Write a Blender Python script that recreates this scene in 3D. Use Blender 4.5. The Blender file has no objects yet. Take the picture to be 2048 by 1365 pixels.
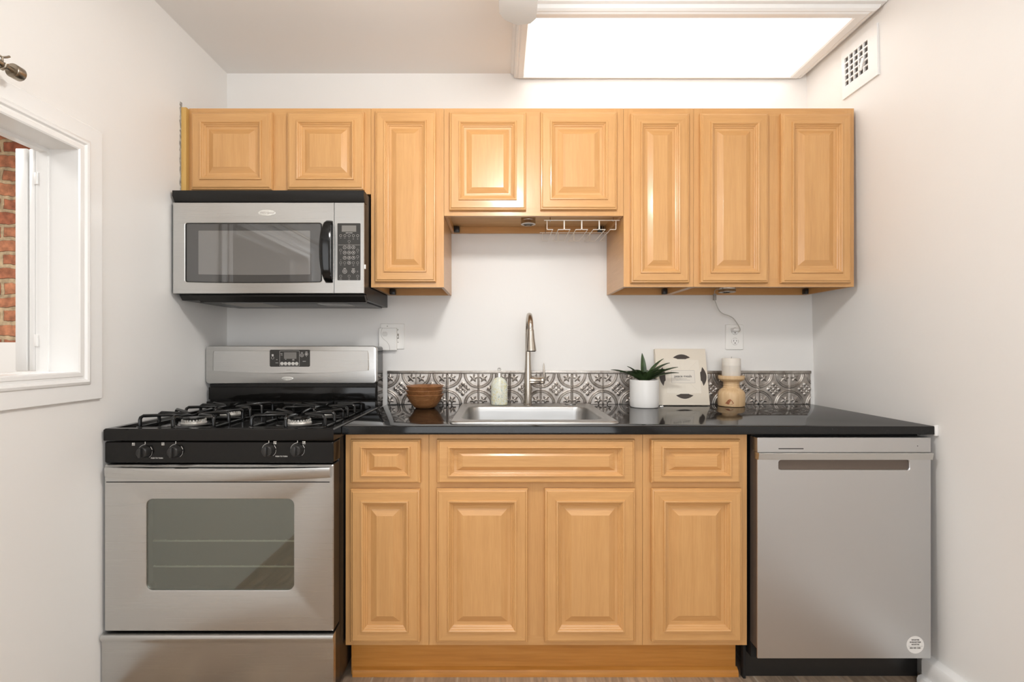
import bpy, bmesh, math, random
import numpy as np
from mathutils import Vector, Matrix, Euler

# ------------------------------------------------------------------ camera, world, exposure
SC = bpy.context.scene
COL = SC.collection
F, CX, CY, D, CZ = 975.0, 1000.0, 697.0, 2.297, 1.165      # focal length in px, principal point, distance to back wall, eye height

cam_data = bpy.data.cameras.new('camera')
cam_data.sensor_width = 36.0
cam_data.lens = F / 2048 * 36.0
cam_data.shift_x = (1024 - CX) / 2048
cam_data.shift_y = (CY - 682.5) / 2048
cam_data.clip_start = 0.02
cam = bpy.data.objects.new('camera', cam_data)
COL.objects.link(cam)
cam.location = (0, -D, CZ)
cam.rotation_euler = (math.radians(90), 0, 0)
SC.camera = cam

world = bpy.data.worlds.new('world')
SC.world = world
world.use_nodes = True
world.node_tree.nodes['Background'].inputs[0].default_value = (0.92, 0.95, 1.0, 1)
world.node_tree.nodes['Background'].inputs[1].default_value = 1.0

SC.view_settings.view_transform = 'Standard'
SC.view_settings.look = 'None'
SC.view_settings.gamma = 1.0
SC.view_settings.use_curve_mapping = False
SC.view_settings.exposure = 0.0
FAN_GLOBE = 105.0         # emission of the ceiling fan's glass globe
LIGHT_BOX = 1.7          # emission of the ceiling light box diffuser


def area_light(name, loc, rot, sx, sy, power, color=(1, 1, 1)):
    l = bpy.data.lights.new(name, 'AREA')
    l.shape = 'RECTANGLE'; l.size = sx; l.size_y = sy; l.energy = power; l.color = color
    o = bpy.data.objects.new(name, l); COL.objects.link(o)
    o.location = loc; o.rotation_euler = rot
    return o


# added fill lights: at an invented window behind the camera, and unseen next door
area_light('rear_fill_light', (0.1, -3.70, 1.45), (math.radians(90), 0, 0), 2.0, 1.7, 30, (0.97, 0.985, 1.0))
area_light('next_room_fill_light', (-2.7, -1.3, 2.43), (0, 0, 0), 1.2, 1.2, 45, (1.0, 0.98, 0.95))


def wx(px, Y): return (px - CX) * (D + Y) / F
def wz(py, Y): return CZ + (CY - py) * (D + Y) / F


# ------------------------------------------------------------------ materials
def new_mat(name):
    m = bpy.data.materials.new(name); m.use_nodes = True
    return m, m.node_tree, m.node_tree.nodes['Principled BSDF']


def mat(name, col, rough=0.5, metal=0.0, bump=0.0, bscale=200, bstretch=(1, 1, 1), var=0.0, vscale=3, coat=0.0,
        coat_rough=0.1, spec=0.5, emit=None, trans=0.0, ior=1.45, aniso=0.0, rvar=0.0, sss=0.0):
    m, nt, b = new_mat(name)
    N, L = nt.nodes, nt.links
    b.inputs['Base Color'].default_value = (*col, 1)
    b.inputs['Roughness'].default_value = rough
    b.inputs['Metallic'].default_value = metal
    b.inputs['Coat Weight'].default_value = coat
    b.inputs['Coat Roughness'].default_value = coat_rough
    b.inputs['Specular IOR Level'].default_value = spec
    b.inputs['IOR'].default_value = ior
    b.inputs['Transmission Weight'].default_value = trans
    b.inputs['Anisotropic'].default_value = aniso
    b.inputs['Subsurface Weight'].default_value = sss
    b.inputs['Subsurface Radius'].default_value = (0.02, 0.015, 0.01)
    if emit:
        b.inputs['Emission Color'].default_value = (*emit[0], 1)
        b.inputs['Emission Strength'].default_value = emit[1]
    tc = N.new('ShaderNodeTexCoord')
    mp = N.new('ShaderNodeMapping'); mp.inputs['Scale'].default_value = bstretch
    L.new(tc.outputs['Object'], mp.inputs['Vector'])
    if bump or rvar:
        nz = N.new('ShaderNodeTexNoise'); nz.inputs['Scale'].default_value = bscale; nz.inputs['Detail'].default_value = 4
        L.new(mp.outputs[0], nz.inputs['Vector'])
        if bump:
            bp = N.new('ShaderNodeBump'); bp.inputs['Strength'].default_value = bump; bp.inputs['Distance'].default_value = 0.002
            L.new(nz.outputs['Fac'], bp.inputs['Height']); L.new(bp.outputs[0], b.inputs['Normal'])
        if rvar:
            mr = N.new('ShaderNodeMapRange'); mr.inputs['From Min'].default_value = .3; mr.inputs['From Max'].default_value = .7
            mr.inputs['To Min'].default_value = max(rough - rvar, 0.02); mr.inputs['To Max'].default_value = rough + rvar
            L.new(nz.outputs['Fac'], mr.inputs['Value']); L.new(mr.outputs[0], b.inputs['Roughness'])
    if var:
        n2 = N.new('ShaderNodeTexNoise'); n2.inputs['Scale'].default_value = vscale; n2.inputs['Detail'].default_value = 3
        L.new(mp.outputs[0] if bstretch != (1, 1, 1) else tc.outputs['Object'], n2.inputs['Vector'])
        cr = N.new('ShaderNodeValToRGB')
        cr.color_ramp.elements[0].position = .3; cr.color_ramp.elements[1].position = .7
        cr.color_ramp.elements[0].color = (*[c * (1 - var) for c in col], 1)
        cr.color_ramp.elements[1].color = (*[min(1, c * (1 + var)) for c in col], 1)
        L.new(n2.outputs['Fac'], cr.inputs[0]); L.new(cr.outputs[0], b.inputs['Base Color'])
    return m


def wood(name, c0, c1, c2, axis='z', rough=0.34, coat=0.22, knots=False, scale=1.0, rings=0.0):
    """wood with grain running along the given axis"""
    m, nt, b = new_mat(name)
    N, L = nt.nodes, nt.links
    tc = N.new('ShaderNodeTexCoord'); oi = N.new('ShaderNodeObjectInfo')
    add = N.new('ShaderNodeVectorMath'); add.operation = 'ADD'
    mul = N.new('ShaderNodeVectorMath'); mul.operation = 'SCALE'; mul.inputs[0].default_value = (31.7, 17.3, 23.1)
    L.new(oi.outputs['Random'], mul.inputs['Scale'])
    L.new(tc.outputs['Object'], add.inputs[0]); L.new(mul.outputs[0], add.inputs[1])
    mp = N.new('ShaderNodeMapping')
    st = {'z': (1, 1, .055), 'x': (.055, 1, 1), 'y': (1, .055, 1)}[axis]
    mp.inputs['Scale'].default_value = st
    L.new(add.outputs[0], mp.inputs['Vector'])
    n1 = N.new('ShaderNodeTexNoise'); n1.inputs['Scale'].default_value = 42 * scale; n1.inputs['Detail'].default_value = 5; n1.inputs['Distortion'].default_value = .4
    n2 = N.new('ShaderNodeTexNoise'); n2.inputs['Scale'].default_value = 230 * scale; n2.inputs['Detail'].default_value = 3
    n3 = N.new('ShaderNodeTexNoise'); n3.inputs['Scale'].default_value = 5.0 * scale; n3.inputs['Detail'].default_value = 2
    for n in (n1, n2): L.new(mp.outputs[0], n.inputs['Vector'])
    L.new(add.outputs[0], n3.inputs['Vector'])
    cr = N.new('ShaderNodeValToRGB'); e = cr.color_ramp.elements
    e[0].position = .28; e[0].color = (*c0, 1); e[1].position = .72; e[1].color = (*c2, 1)
    em = e.new(.5); em.color = (*c1, 1)
    ma = N.new('ShaderNodeMath'); ma.operation = 'MULTIPLY_ADD'; ma.inputs[1].default_value = .45
    L.new(n2.outputs['Fac'], ma.inputs[0]); 
    mb = N.new('ShaderNodeMath'); mb.operation = 'MULTIPLY'; mb.inputs[1].default_value = .55
    L.new(n1.outputs['Fac'], mb.inputs[0]); L.new(mb.outputs[0], ma.inputs[2])
    L.new(ma.outputs[0], cr.inputs[0])
    hs = N.new('ShaderNodeHueSaturation')
    mr = N.new('ShaderNodeMapRange'); mr.inputs['To Min'].default_value = .93; mr.inputs['To Max'].default_value = 1.07
    L.new(n3.outputs['Fac'], mr.inputs['Value']); L.new(mr.outputs[0], hs.inputs['Value'])
    L.new(cr.outputs[0], hs.inputs['Color'])
    out = hs.outputs[0]
    if knots:
        vo = N.new('ShaderNodeTexVoronoi'); vo.inputs['Scale'].default_value = 7
        mp2 = N.new('ShaderNodeMapping'); mp2.inputs['Scale'].default_value = (.45, 1, 1.3)
        L.new(add.outputs[0], mp2.inputs['Vector']); L.new(mp2.outputs[0], vo.inputs['Vector'])
        kr = N.new('ShaderNodeValToRGB'); kr.color_ramp.elements[0].position = .02; kr.color_ramp.elements[0].color = (.25, .2, .18, 1)
        kr.color_ramp.elements[1].position = .09; kr.color_ramp.elements[1].color = (1, 1, 1, 1)
        L.new(vo.outputs['Distance'], kr.inputs[0])
        mx = N.new('ShaderNodeMixRGB'); mx.blend_type = 'MULTIPLY'; mx.inputs[0].default_value = .8
        L.new(out, mx.inputs[1]); L.new(kr.outputs[0], mx.inputs[2]); out = mx.outputs[0]
    L.new(out, b.inputs['Base Color'])
    b.inputs['Roughness'].default_value = rough
    b.inputs['Coat Weight'].default_value = coat; b.inputs['Coat Roughness'].default_value = .12
    bp = N.new('ShaderNodeBump'); bp.inputs['Strength'].default_value = .06; bp.inputs['Distance'].default_value = .001
    L.new(n2.outputs['Fac'], bp.inputs['Height']); L.new(bp.outputs[0], b.inputs['Normal'])
    return m


M = {}
M['wall'] = mat('white wall paint', (.83, .815, .79), .42, bump=.12, bscale=55, var=.008, vscale=2)
M['ceiling'] = mat('ceiling paint', (.84, .83, .81), .6, bump=.08, bscale=60)
M['trim'] = mat('gloss white trim', (.84, .835, .82), .22, bump=.04, bscale=40)
M['white_plastic'] = mat('white plastic', (.86, .85, .82), .35)
M['white_gloss'] = mat('white ceramic', (.84, .83, .81), .3)
maple = ((.545, .283, .100), (.605, .326, .122), (.655, .368, .146))
M['maple'] = wood('maple vertical', *maple, 'z')
M['maple_h'] = wood('maple horizontal', *maple, 'x')
M['maple_y'] = wood('maple side', *maple, 'y')
M['maple_in'] = wood('maple underside', (.50, .30, .12), (.60, .37, .17), (.66, .42, .2), 'x', .5, 0)
M['pine'] = wood('varnished pine', (.42, .165, .025), (.54, .225, .04), (.62, .29, .065), 'x', .35, .3, knots=True, scale=.5)
M['filler'] = wood('yellowed filler', (.55, .33, .09), (.62, .38, .11), (.66, .42, .14), 'z')
M['acacia'] = wood('acacia bowl', (.16, .062, .02), (.30, .13, .048), (.45, .225, .095), 'x', .38, .2, scale=.8)
M['raw_wood'] = wood('turned pale wood', (.62, .40, .21), (.72, .50, .28), (.80, .60, .38), 'z', .5, 0, scale=.7)
M['knot'] = mat('wood knot', (.34, .12, .05), .5, var=.3, vscale=120)
M['steel'] = mat('brushed stainless', (.58, .575, .56), .29, 1.0, bump=.004, bscale=70, bstretch=(.03, 1, 14), rvar=.02)
M['steel_dw'] = mat('satin stainless', (.58, .58, .58), .36, 1.0, bump=.003, bscale=70, bstretch=(.03, 1, 14), rvar=.015)
M['steel_sink'] = mat('sink stainless', (.43, .425, .415), .38, 1.0, rvar=.03, bscale=70, bstretch=(.1, 1, 1))
M['nickel'] = mat('brushed nickel', (.52, .47, .41), .24, 1.0)
M['bronze'] = mat('antique nickel', (.34, .29, .23), .28, 1.0)
M['chrome'] = mat('chrome', (.75, .74, .72), .08, 1.0)
M['black_enamel'] = mat('black enamel', (.006, .0055, .005), .12, spec=.38)
M['black_plastic'] = mat('black plastic', (.02, .019, .018), .3)
M['black_satin'] = mat('black painted metal', (.014, .013, .012), .3, spec=.35)
M['iron'] = mat('black porcelain iron', (.006, .006, .006), .2, bump=.1, bscale=300)
M['dark'] = mat('dark gap', (.012, .012, .012), .7)
M['brown_side'] = mat('dishwasher door edge', (.13, .10, .08), .4, 0.2)
M['aluminium'] = mat('burner aluminium', (.62, .60, .56), .45, .6, bump=.2, bscale=300)
M['drip'] = mat('drip pan', (.30, .29, .27), .25, .9)
M['panel_dark'] = mat('dark control panel', (.035, .033, .03), .28)
M['print'] = mat('pale print', (.62, .60, .56), .5)
M['print_dim'] = mat('dim print', (.30, .29, .27), .5)
M['lcd'] = mat('grey lcd', (.20, .19, .175), .2)
M['badge'] = mat('badge', (.80, .79, .74), .25, .4)
M['ink'] = mat('dark ink', (.06, .055, .05), .6)
M['ink_mid'] = mat('grey ink', (.32, .29, .27), .6)
M['book'] = mat('cream book cover', (.80, .73, .62), .55)
M['napkin'] = mat('cream napkin', (.82, .76, .66), .6)
M['label'] = mat('label paper', (.80, .75, .67), .6)
M['plate'] = mat('dark plate', (.055, .042, .035), .3)
M['paper'] = mat('page edges', (.80, .77, .70), .8)
M['leaf'] = mat('leaf', (.045, .080, .028), .38, var=.35, vscale=30)
M['leaf_back'] = mat('leaf pale midrib', (.13, .17, .08), .5)
M['soil'] = mat('potting soil', (.03, .022, .016), .9, bump=.6, bscale=150)
M['wax'] = mat('candle wax', (.80, .75, .68), .5, sss=.15)
M['wax2'] = mat('candle wax grey', (.72, .67, .60), .5, sss=.15)
M['wire'] = mat('white coated wire', (.90, .86, .78), .3)
M['cord'] = mat('pale cord', (.52, .50, .46), .45)
M['grey_plastic'] = mat('grey plastic', (.38, .36, .33), .45)
M['sticker'] = mat('white sticker', (.80, .78, .75), .5)
M['fan_white'] = mat('fan blade', (.50, .49, .47), .4)
M['diffuser'] = mat('light diffuser', (.9, .9, .9), .5, emit=((1.0, .985, .965), LIGHT_BOX))
M['globe'] = mat('lit glass globe', (.9, .9, .9), .3, emit=((1.0, .98, .95), FAN_GLOBE))
M['duct'] = mat('dark duct shade', (.07, .065, .06), .8)  # dark colour standing in for shade inside the vent
M['caulk'] = mat('ragged caulk', (.34, .32, .29), .9, bump=.8, bscale=90, var=.5, vscale=60)
M['glass_clear'] = mat('clear plastic', (.95, .95, .93), .05, trans=1.0, ior=1.3)


def speckle_granite():
    m, nt, b = new_mat('black granite'); N, L = nt.nodes, nt.links
    tc = N.new('ShaderNodeTexCoord'); v = N.new('ShaderNodeTexNoise'); v.inputs['Scale'].default_value = 420; v.inputs['Detail'].default_value = 2
    L.new(tc.outputs['Object'], v.inputs['Vector'])
    cr = N.new('ShaderNodeValToRGB'); e = cr.color_ramp.elements
    e[0].position = .70; e[0].color = (.006, .006, .006, 1); e[1].position = .79; e[1].color = (.30, .28, .25, 1)
    L.new(v.outputs['Fac'], cr.inputs[0]); L.new(cr.outputs[0], b.inputs['Base Color'])
    b.inputs['Roughness'].default_value = .07; b.inputs['Specular IOR Level'].default_value = .36
    b.inputs['Coat Weight'].default_value = .0; b.inputs['Coat Roughness'].default_value = .03
    return m


M['granite'] = speckle_granite()


def tin_mat():
    m, nt, b = new_mat('aged tin'); N, L = nt.nodes, nt.links
    tc = N.new('ShaderNodeTexCoord')
    a = N.new('ShaderNodeTexNoise'); a.inputs['Scale'].default_value = 14; a.inputs['Detail'].default_value = 6; a.inputs['Roughness'].default_value = .7
    f = N.new('ShaderNodeTexNoise'); f.inputs['Scale'].default_value = 260; f.inputs['Detail'].default_value = 4
    L.new(tc.outputs['Object'], a.inputs['Vector']); L.new(tc.outputs['Object'], f.inputs['Vector'])
    ad = N.new('ShaderNodeMath'); ad.operation = 'MULTIPLY_ADD'; ad.inputs[1].default_value = .35
    L.new(f.outputs['Fac'], ad.inputs[0]); L.new(a.outputs['Fac'], ad.inputs[2])
    cr = N.new('ShaderNodeValToRGB'); e = cr.color_ramp.elements
    e[0].position = .45; e[0].color = (.18, .155, .13, 1); e[1].position = .85; e[1].color = (.56, .525, .485, 1)
    x = e.new(.62); x.color = (.38, .34, .305, 1)
    L.new(ad.outputs[0], cr.inputs[0]); L.new(cr.outputs[0], b.inputs['Base Color'])
    b.inputs['Metallic'].default_value = .85
    mr = N.new('ShaderNodeMapRange'); mr.inputs['To Min'].default_value = .22; mr.inputs['To Max'].default_value = .5
    L.new(f.outputs['Fac'], mr.inputs['Value']); L.new(mr.outputs[0], b.inputs['Roughness'])
    return m


M['tin'] = tin_mat()


def brick_mat():
    m, nt, b = new_mat('old brick'); N, L = nt.nodes, nt.links
    tc = N.new('ShaderNodeTexCoord'); mp = N.new('ShaderNodeMapping'); mp.inputs['Rotation'].default_value = (math.radians(90), 0, 0)
    nz = N.new('ShaderNodeTexNoise'); nz.inputs['Scale'].default_value = 9; nz.inputs['Detail'].default_value = 4
    L.new(tc.outputs['Object'], nz.inputs['Vector'])
    mxv = N.new('ShaderNodeVectorMath'); mxv.operation = 'MULTIPLY_ADD'; mxv.inputs[1].default_value = (.05, .05, .05)
    L.new(nz.outputs['Color'], mxv.inputs[0]); L.new(tc.outputs['Object'], mxv.inputs[2])
    sx = N.new('ShaderNodeSeparateXYZ'); cx = N.new('ShaderNodeCombineXYZ')
    L.new(mxv.outputs[0], sx.inputs[0]); L.new(sx.outputs['X'], cx.inputs['X']); L.new(sx.outputs['Z'], cx.inputs['Y'])
    br = N.new('ShaderNodeTexBrick'); br.inputs['Scale'].default_value = 1
    br.inputs['Brick Width'].default_value = .21; br.inputs['Row Height'].default_value = .078; br.inputs['Mortar Size'].default_value = .013
    br.inputs['Mortar Smooth'].default_value = .35
    br.inputs['Color1'].default_value = (.36, .115, .06, 1); br.inputs['Color2'].default_value = (.50, .21, .11, 1); br.inputs['Mortar'].default_value = (.50, .38, .24, 1)
    L.new(cx.outputs[0], br.inputs['Vector'])
    n2 = N.new('ShaderNodeTexNoise'); n2.inputs['Scale'].default_value = 28; n2.inputs['Detail'].default_value = 6
    L.new(tc.outputs['Object'], n2.inputs['Vector'])
    hs = N.new('ShaderNodeHueSaturation'); mr = N.new('ShaderNodeMapRange'); mr.inputs['From Min'].default_value = .3; mr.inputs['From Max'].default_value = .7
    mr.inputs['To Min'].default_value = .6; mr.inputs['To Max'].default_value = 1.35
    L.new(n2.outputs['Fac'], mr.inputs['Value']); L.new(mr.outputs[0], hs.inputs['Value']); L.new(br.outputs['Color'], hs.inputs['Color'])
    L.new(hs.outputs[0], b.inputs['Base Color']); b.inputs['Roughness'].default_value = .8
    bp = N.new('ShaderNodeBump'); bp.inputs['Strength'].default_value = .8; bp.inputs['Distance'].default_value = .01; bp.invert = True
    s2 = N.new('ShaderNodeMath'); s2.operation = 'MULTIPLY_ADD'; s2.inputs[1].default_value = -.5
    L.new(n2.outputs['Fac'], s2.inputs[0]); L.new(br.outputs['Fac'], s2.inputs[2])
    L.new(s2.outputs[0], bp.inputs['Height']); L.new(bp.outputs[0], b.inputs['Normal'])
    return m


M['brick'] = brick_mat()


def floor_mat():
    m, nt, b = new_mat('wood look floor tile'); N, L = nt.nodes, nt.links
    tc = N.new('ShaderNodeTexCoord'); sx = N.new('ShaderNodeSeparateXYZ'); cx = N.new('ShaderNodeCombineXYZ')
    L.new(tc.outputs['Object'], sx.inputs[0]); L.new(sx.outputs['Y'], cx.inputs['X']); L.new(sx.outputs['X'], cx.inputs['Y'])
    br = N.new('ShaderNodeTexBrick'); br.inputs['Scale'].default_value = 1
    br.inputs['Brick Width'].default_value = .61; br.inputs['Row Height'].default_value = .15; br.inputs['Mortar Size'].default_value = .003
    br.offset = .37
    br.inputs['Color1'].default_value = (.45, .335, .235, 1); br.inputs['Color2'].default_value = (.33, .24, .17, 1); br.inputs['Mortar'].default_value = (.42, .35, .28, 1)
    L.new(cx.outputs[0], br.inputs['Vector'])
    mp = N.new('ShaderNodeMapping'); mp.inputs['Scale'].default_value = (1, .12, 1); mp.inputs['Rotation'].default_value = (0, 0, .25)
    L.new(tc.outputs['Object'], mp.inputs['Vector'])
    nz = N.new('ShaderNodeTexNoise'); nz.inputs['Scale'].default_value = 42; nz.inputs['Detail'].default_value = 6; nz.inputs['Distortion'].default_value = 1.2
    L.new(mp.outputs[0], nz.inputs['Vector'])
    hs = N.new('ShaderNodeHueSaturation'); mr = N.new('ShaderNodeMapRange'); mr.inputs['From Min'].default_value = .3; mr.inputs['From Max'].default_value = .7
    mr.inputs['To Min'].default_value = .65; mr.inputs['To Max'].default_value = 1.3
    L.new(nz.outputs['Fac'], mr.inputs['Value']); L.new(mr.outputs[0], hs.inputs['Value']); L.new(br.outputs['Color'], hs.inputs['Color'])
    L.new(hs.outputs[0], b.inputs['Base Color']); b.inputs['Roughness'].default_value = .35
    return m


M['floor'] = floor_mat()


def oven_glass():
    """dotted dark glass: a reflecting pane one can faintly see through"""
    m, nt, b = new_mat('dotted oven glass'); N, L = nt.nodes, nt.links
    b.inputs['Base Color'].default_value = (.035, .037, .032, 1); b.inputs['Roughness'].default_value = .5
    tr = N.new('ShaderNodeBsdfTransparent'); tr.inputs[0].default_value = (.85, .88, .82, 1)
    gl = N.new('ShaderNodeBsdfGlossy'); gl.inputs[0].default_value = (.95, 1, .93, 1); gl.inputs['Roughness'].default_value = .04
    mx = N.new('ShaderNodeMixShader'); mx.inputs[0].default_value = .75
    L.new(b.outputs[0], mx.inputs[1]); L.new(tr.outputs[0], mx.inputs[2])
    m2 = N.new('ShaderNodeMixShader'); m2.inputs[0].default_value = .16
    L.new(mx.outputs[0], m2.inputs[1]); L.new(gl.outputs[0], m2.inputs[2])
    L.new(m2.outputs[0], N['Material Output'].inputs['Surface'])
    return m


M['oven_glass'] = oven_glass()
M['mw_glass'] = mat('microwave glass', (.02, .02, .02), .3, coat=1.0, coat_rough=.03, spec=.6)
M['mw_glass'].node_tree.nodes['Principled BSDF'].inputs['Coat IOR'].default_value = 1.9
M['mw_screen'] = mat('microwave screen', (.12, .115, .11), .4, coat=1.0, coat_rough=.03)
M['mw_screen'].node_tree.nodes['Principled BSDF'].inputs['Coat IOR'].default_value = 2.2
M['rack'] = mat('oven rack wire', (.85, .84, .8), .4)
M['oven_dark'] = mat('oven cavity enamel', (.10, .10, .095), .3)


def soap_mat():
    m, nt, b = new_mat('floral soap label'); N, L = nt.nodes, nt.links
    tc = N.new('ShaderNodeTexCoord')
    nz = N.new('ShaderNodeTexNoise'); nz.inputs['Scale'].default_value = 75; nz.inputs['Detail'].default_value = 2; nz.inputs['Distortion'].default_value = 1.5
    L.new(tc.outputs['Object'], nz.inputs['Vector'])
    cr = N.new('ShaderNodeValToRGB'); e = cr.color_ramp.elements
    e[0].position = .30; e[0].color = (.42, .50, .48, 1); e[1].position = .40; e[1].color = (.74, .76, .66, 1)
    for p, c in ((.52, (.78, .79, .70)), (.60, (.66, .66, .40)), (.64, (.72, .62, .38)), (.70, (.78, .78, .66))):
        x = e.new(p); x.color = (*c, 1)
    L.new(nz.outputs['Fac'], cr.inputs[0]); L.new(cr.outputs[0], b.inputs['Base Color'])
    b.inputs['Roughness'].default_value = .25
    return m


M['soap'] = soap_mat()


# ------------------------------------------------------------------ mesh helpers
def wloc(o):
    v = Vector((0, 0, 0))
    while o is not None:
        v += o.location; o = o.parent
    return v


class MB:
    def __init__(self): self.v = []; self.f = []; self.m = []

    def add(self, vs, fs, mi=0, T=None):
        n = len(self.v)
        if T is not None: vs = [T @ Vector(p) for p in vs]
        self.v += [tuple(p) for p in vs]
        self.f += [tuple(i + n for i in f) for f in fs]
        self.m += [mi] * len(fs)
        return self

    def box(self, x0, x1, y0, y1, z0, z1, bev=0, seg=2, mi=0, T=None):
        x0, x1 = sorted((x0, x1)); y0, y1 = sorted((y0, y1)); z0, z1 = sorted((z0, z1))
        vs = [(x, y, z) for x in (x0, x1) for y in (y0, y1) for z in (z0, z1)]
        fs = [(0, 1, 3, 2), (4, 6, 7, 5), (0, 4, 5, 1), (2, 3, 7, 6), (0, 2, 6, 4), (1, 5, 7, 3)]
        if bev:
            bm = bmesh.new()
            bv = [bm.verts.new(p) for p in vs]
            for f in fs: bm.faces.new([bv[i] for i in f])
            bmesh.ops.bevel(bm, geom=bm.edges[:], offset=bev, segments=seg, affect='EDGES', profile=.5)
            bm.verts.index_update()
            vs = [v.co.copy() for v in bm.verts]; fs = [[v.index for v in f.verts] for f in bm.faces]
            bm.free()
        return self.add(vs, fs, mi, T)

    def loft(self, rings, cap0=True, cap1=True, mi=0, closed=False, T=None, mis=None):
        n = len(rings[0]); vs = [p for r in rings for p in r]; fs = []
        k = len(rings)
        for a in range(k if closed else k - 1):
            b2 = (a + 1) % k
            for i in range(n):
                j = (i + 1) % n
                fs.append((a * n + i, a * n + j, b2 * n + j, b2 * n + i))
        nf = len(fs)
        if not closed:
            if cap0: fs.append(tuple(reversed(range(n))))
            if cap1: fs.append(tuple(range((k - 1) * n, k * n)))
        s = len(self.m)
        self.add(vs, fs, mi, T)
        if mis:
            for q in range(nf): self.m[s + q] = mis(q // n, q % n)
            for q in range(nf, len(fs)): self.m[s + q] = mis(-1, 0)
        return self

    def tube(self, pts, r, n=10, closed=False, T=None, mi=0, cap=True):
        pts = [Vector(p) for p in pts]; k = len(pts)
        rs = r if isinstance(r, (list, tuple)) else [r] * k
        rings = []; up = None
        for i, p in enumerate(pts):
            if closed: t = (pts[(i + 1) % k] - pts[i - 1])
            else: t = pts[min(i + 1, k - 1)] - pts[max(i - 1, 0)]
            t.normalize()
            if up is None:
                up = Vector((0, 0, 1)) if abs(t.z) < .9 else Vector((1, 0, 0))
            a = t.cross(up)
            if a.length < 1e-6: a = t.cross(Vector((0, 1, 0)))
            a.normalize(); b = a.cross(t).normalized(); up = b
            rings.append([p + (a * math.cos(2 * math.pi * q / n) + b * math.sin(2 * math.pi * q / n)) * rs[i] for q in range(n)])
        return self.loft(rings, cap, cap, mi, closed, T)

    def cyl(self, p0, p1, r0, r1=None, n=24, T=None, mi=0):
        return self.tube([p0, p1], [r0, r0 if r1 is None else r1], n, T=T, mi=mi)

    def lathe(self, prof, c=(0, 0, 0), n=40, axis='z', T=None, mi=0, mis=None, cap0=True, cap1=True):
        rings = []
        for r, h in prof:
            ring = []
            for q in range(n):
                a = 2 * math.pi * q / n
                if axis == 'z': ring.append((c[0] + r * math.cos(a), c[1] + r * math.sin(a), c[2] + h))
                elif axis == 'y': ring.append((c[0] + r * math.cos(a), c[1] + h, c[2] - r * math.sin(a)))
                else: ring.append((c[0] + h, c[1] + r * math.cos(a), c[2] + r * math.sin(a)))
            rings.append(ring)
        return self.loft(rings, cap0, cap1, mi, False, T, mis)

    def text(self, s, x, z, y, size, align='CENTER', T=None, mi=0, shear=0, vertical=False, ext=.0002, bold=0):
        cu = bpy.data.curves.new('t', 'FONT'); cu.body = s; cu.size = size; cu.align_x = align; cu.align_y = 'CENTER'
        cu.extrude = ext; cu.shear = shear; cu.offset = bold; cu.resolution_u = 3
        ob = bpy.data.objects.new('t', cu); COL.objects.link(ob)
        dg = bpy.context.evaluated_depsgraph_get(); dg.update()
        me = bpy.data.meshes.new_from_object(ob.evaluated_get(dg))
        R = Matrix.Translation((x, y, z)) @ Matrix.Rotation(math.radians(90), 4, 'X')
        if vertical: R = R @ Matrix.Rotation(math.radians(90), 4, 'Z')
        if T is not None: R = T @ R
        self.add([v.co.copy() for v in me.vertices], [tuple(p.vertices) for p in me.polygons], mi, R)
        bpy.data.objects.remove(ob); bpy.data.curves.remove(cu); bpy.data.meshes.remove(me)
        return self

    def build(self, name, mats, parent=None, smooth=35, local=False, label=None, sub=0):
        me = bpy.data.meshes.new(name)
        off = Vector((0, 0, 0)) if (parent is None or local) else wloc(parent)
        me.from_pydata([tuple(Vector(p) - off) for p in self.v], [], self.f)
        if not isinstance(mats, (list, tuple)): mats = [mats]
        for mm in mats: me.materials.append(mm)
        me.polygons.foreach_set('material_index', self.m)
        bm = bmesh.new(); bm.from_mesh(me)
        bmesh.ops.remove_doubles(bm, verts=bm.verts, dist=1e-6)
        bmesh.ops.recalc_face_normals(bm, faces=bm.faces)
        bm.to_mesh(me); bm.free()
        me.validate(); me.update()
        o = bpy.data.objects.new(name, me)
        COL.objects.link(o)
        if parent is not None: o.parent = parent
        if smooth:
            for p in me.polygons: p.use_smooth = True
            ang = math.radians(smooth)
            bm = bmesh.new(); bm.from_mesh(me)
            for e in bm.edges:
                if len(e.link_faces) == 2 and e.calc_face_angle(0) > ang: e.smooth = False
            bm.to_mesh(me); bm.free()
        if sub:
            s = o.modifiers.new('subdivision', 'SUBSURF'); s.levels = sub; s.render_levels = sub
        if label: o['label'] = label
        return o


def rrect(x0, x1, z0, z1, r, y, n=6, plane='xz'):
    pts = []
    for cx, cz, a0 in ((x1 - r, z1 - r, 0), (x0 + r, z1 - r, 90), (x0 + r, z0 + r, 180), (x1 - r, z0 + r, 270)):
        for i in range(n + 1):
            a = math.radians(a0 + 90 * i / n)
            pts.append((cx + r * math.cos(a), cz + r * math.sin(a)))
    if plane == 'xz': return [(p, y, q) for p, q in pts]
    if plane == 'xy': return [(p, q, y) for p, q in pts]
    return [(y, p, q) for p, q in pts]


def slab(mb, x0, x1, z0, z1, r, y0, y1, bev=.001, n=6, mi=0, T=None):
    """rounded-corner plate facing -Y; y1 is the front"""
    s = 1 if y1 > y0 else -1
    mb.loft([rrect(x0, x1, z0, z1, r, y0, n), rrect(x0, x1, z0, z1, r, y1 - s * bev, n),
             rrect(x0 + bev, x1 - bev, z0 + bev, z1 - bev, max(r - bev, 1e-4), y1, n)], mi=mi, T=T)
    return mb


def tag(o, label, cat=None, group=None, kind=None):
    if label: o['label'] = label
    if cat: o['category'] = cat
    if group: o['group'] = group
    if kind: o['kind'] = kind
    return o


def thing(name, label, cat, loc=(0, 0, 0), group=None):
    o = bpy.data.objects.new(name, None); COL.objects.link(o); o.location = loc; o.empty_display_size = .05
    return tag(o, label, cat, group)


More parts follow.
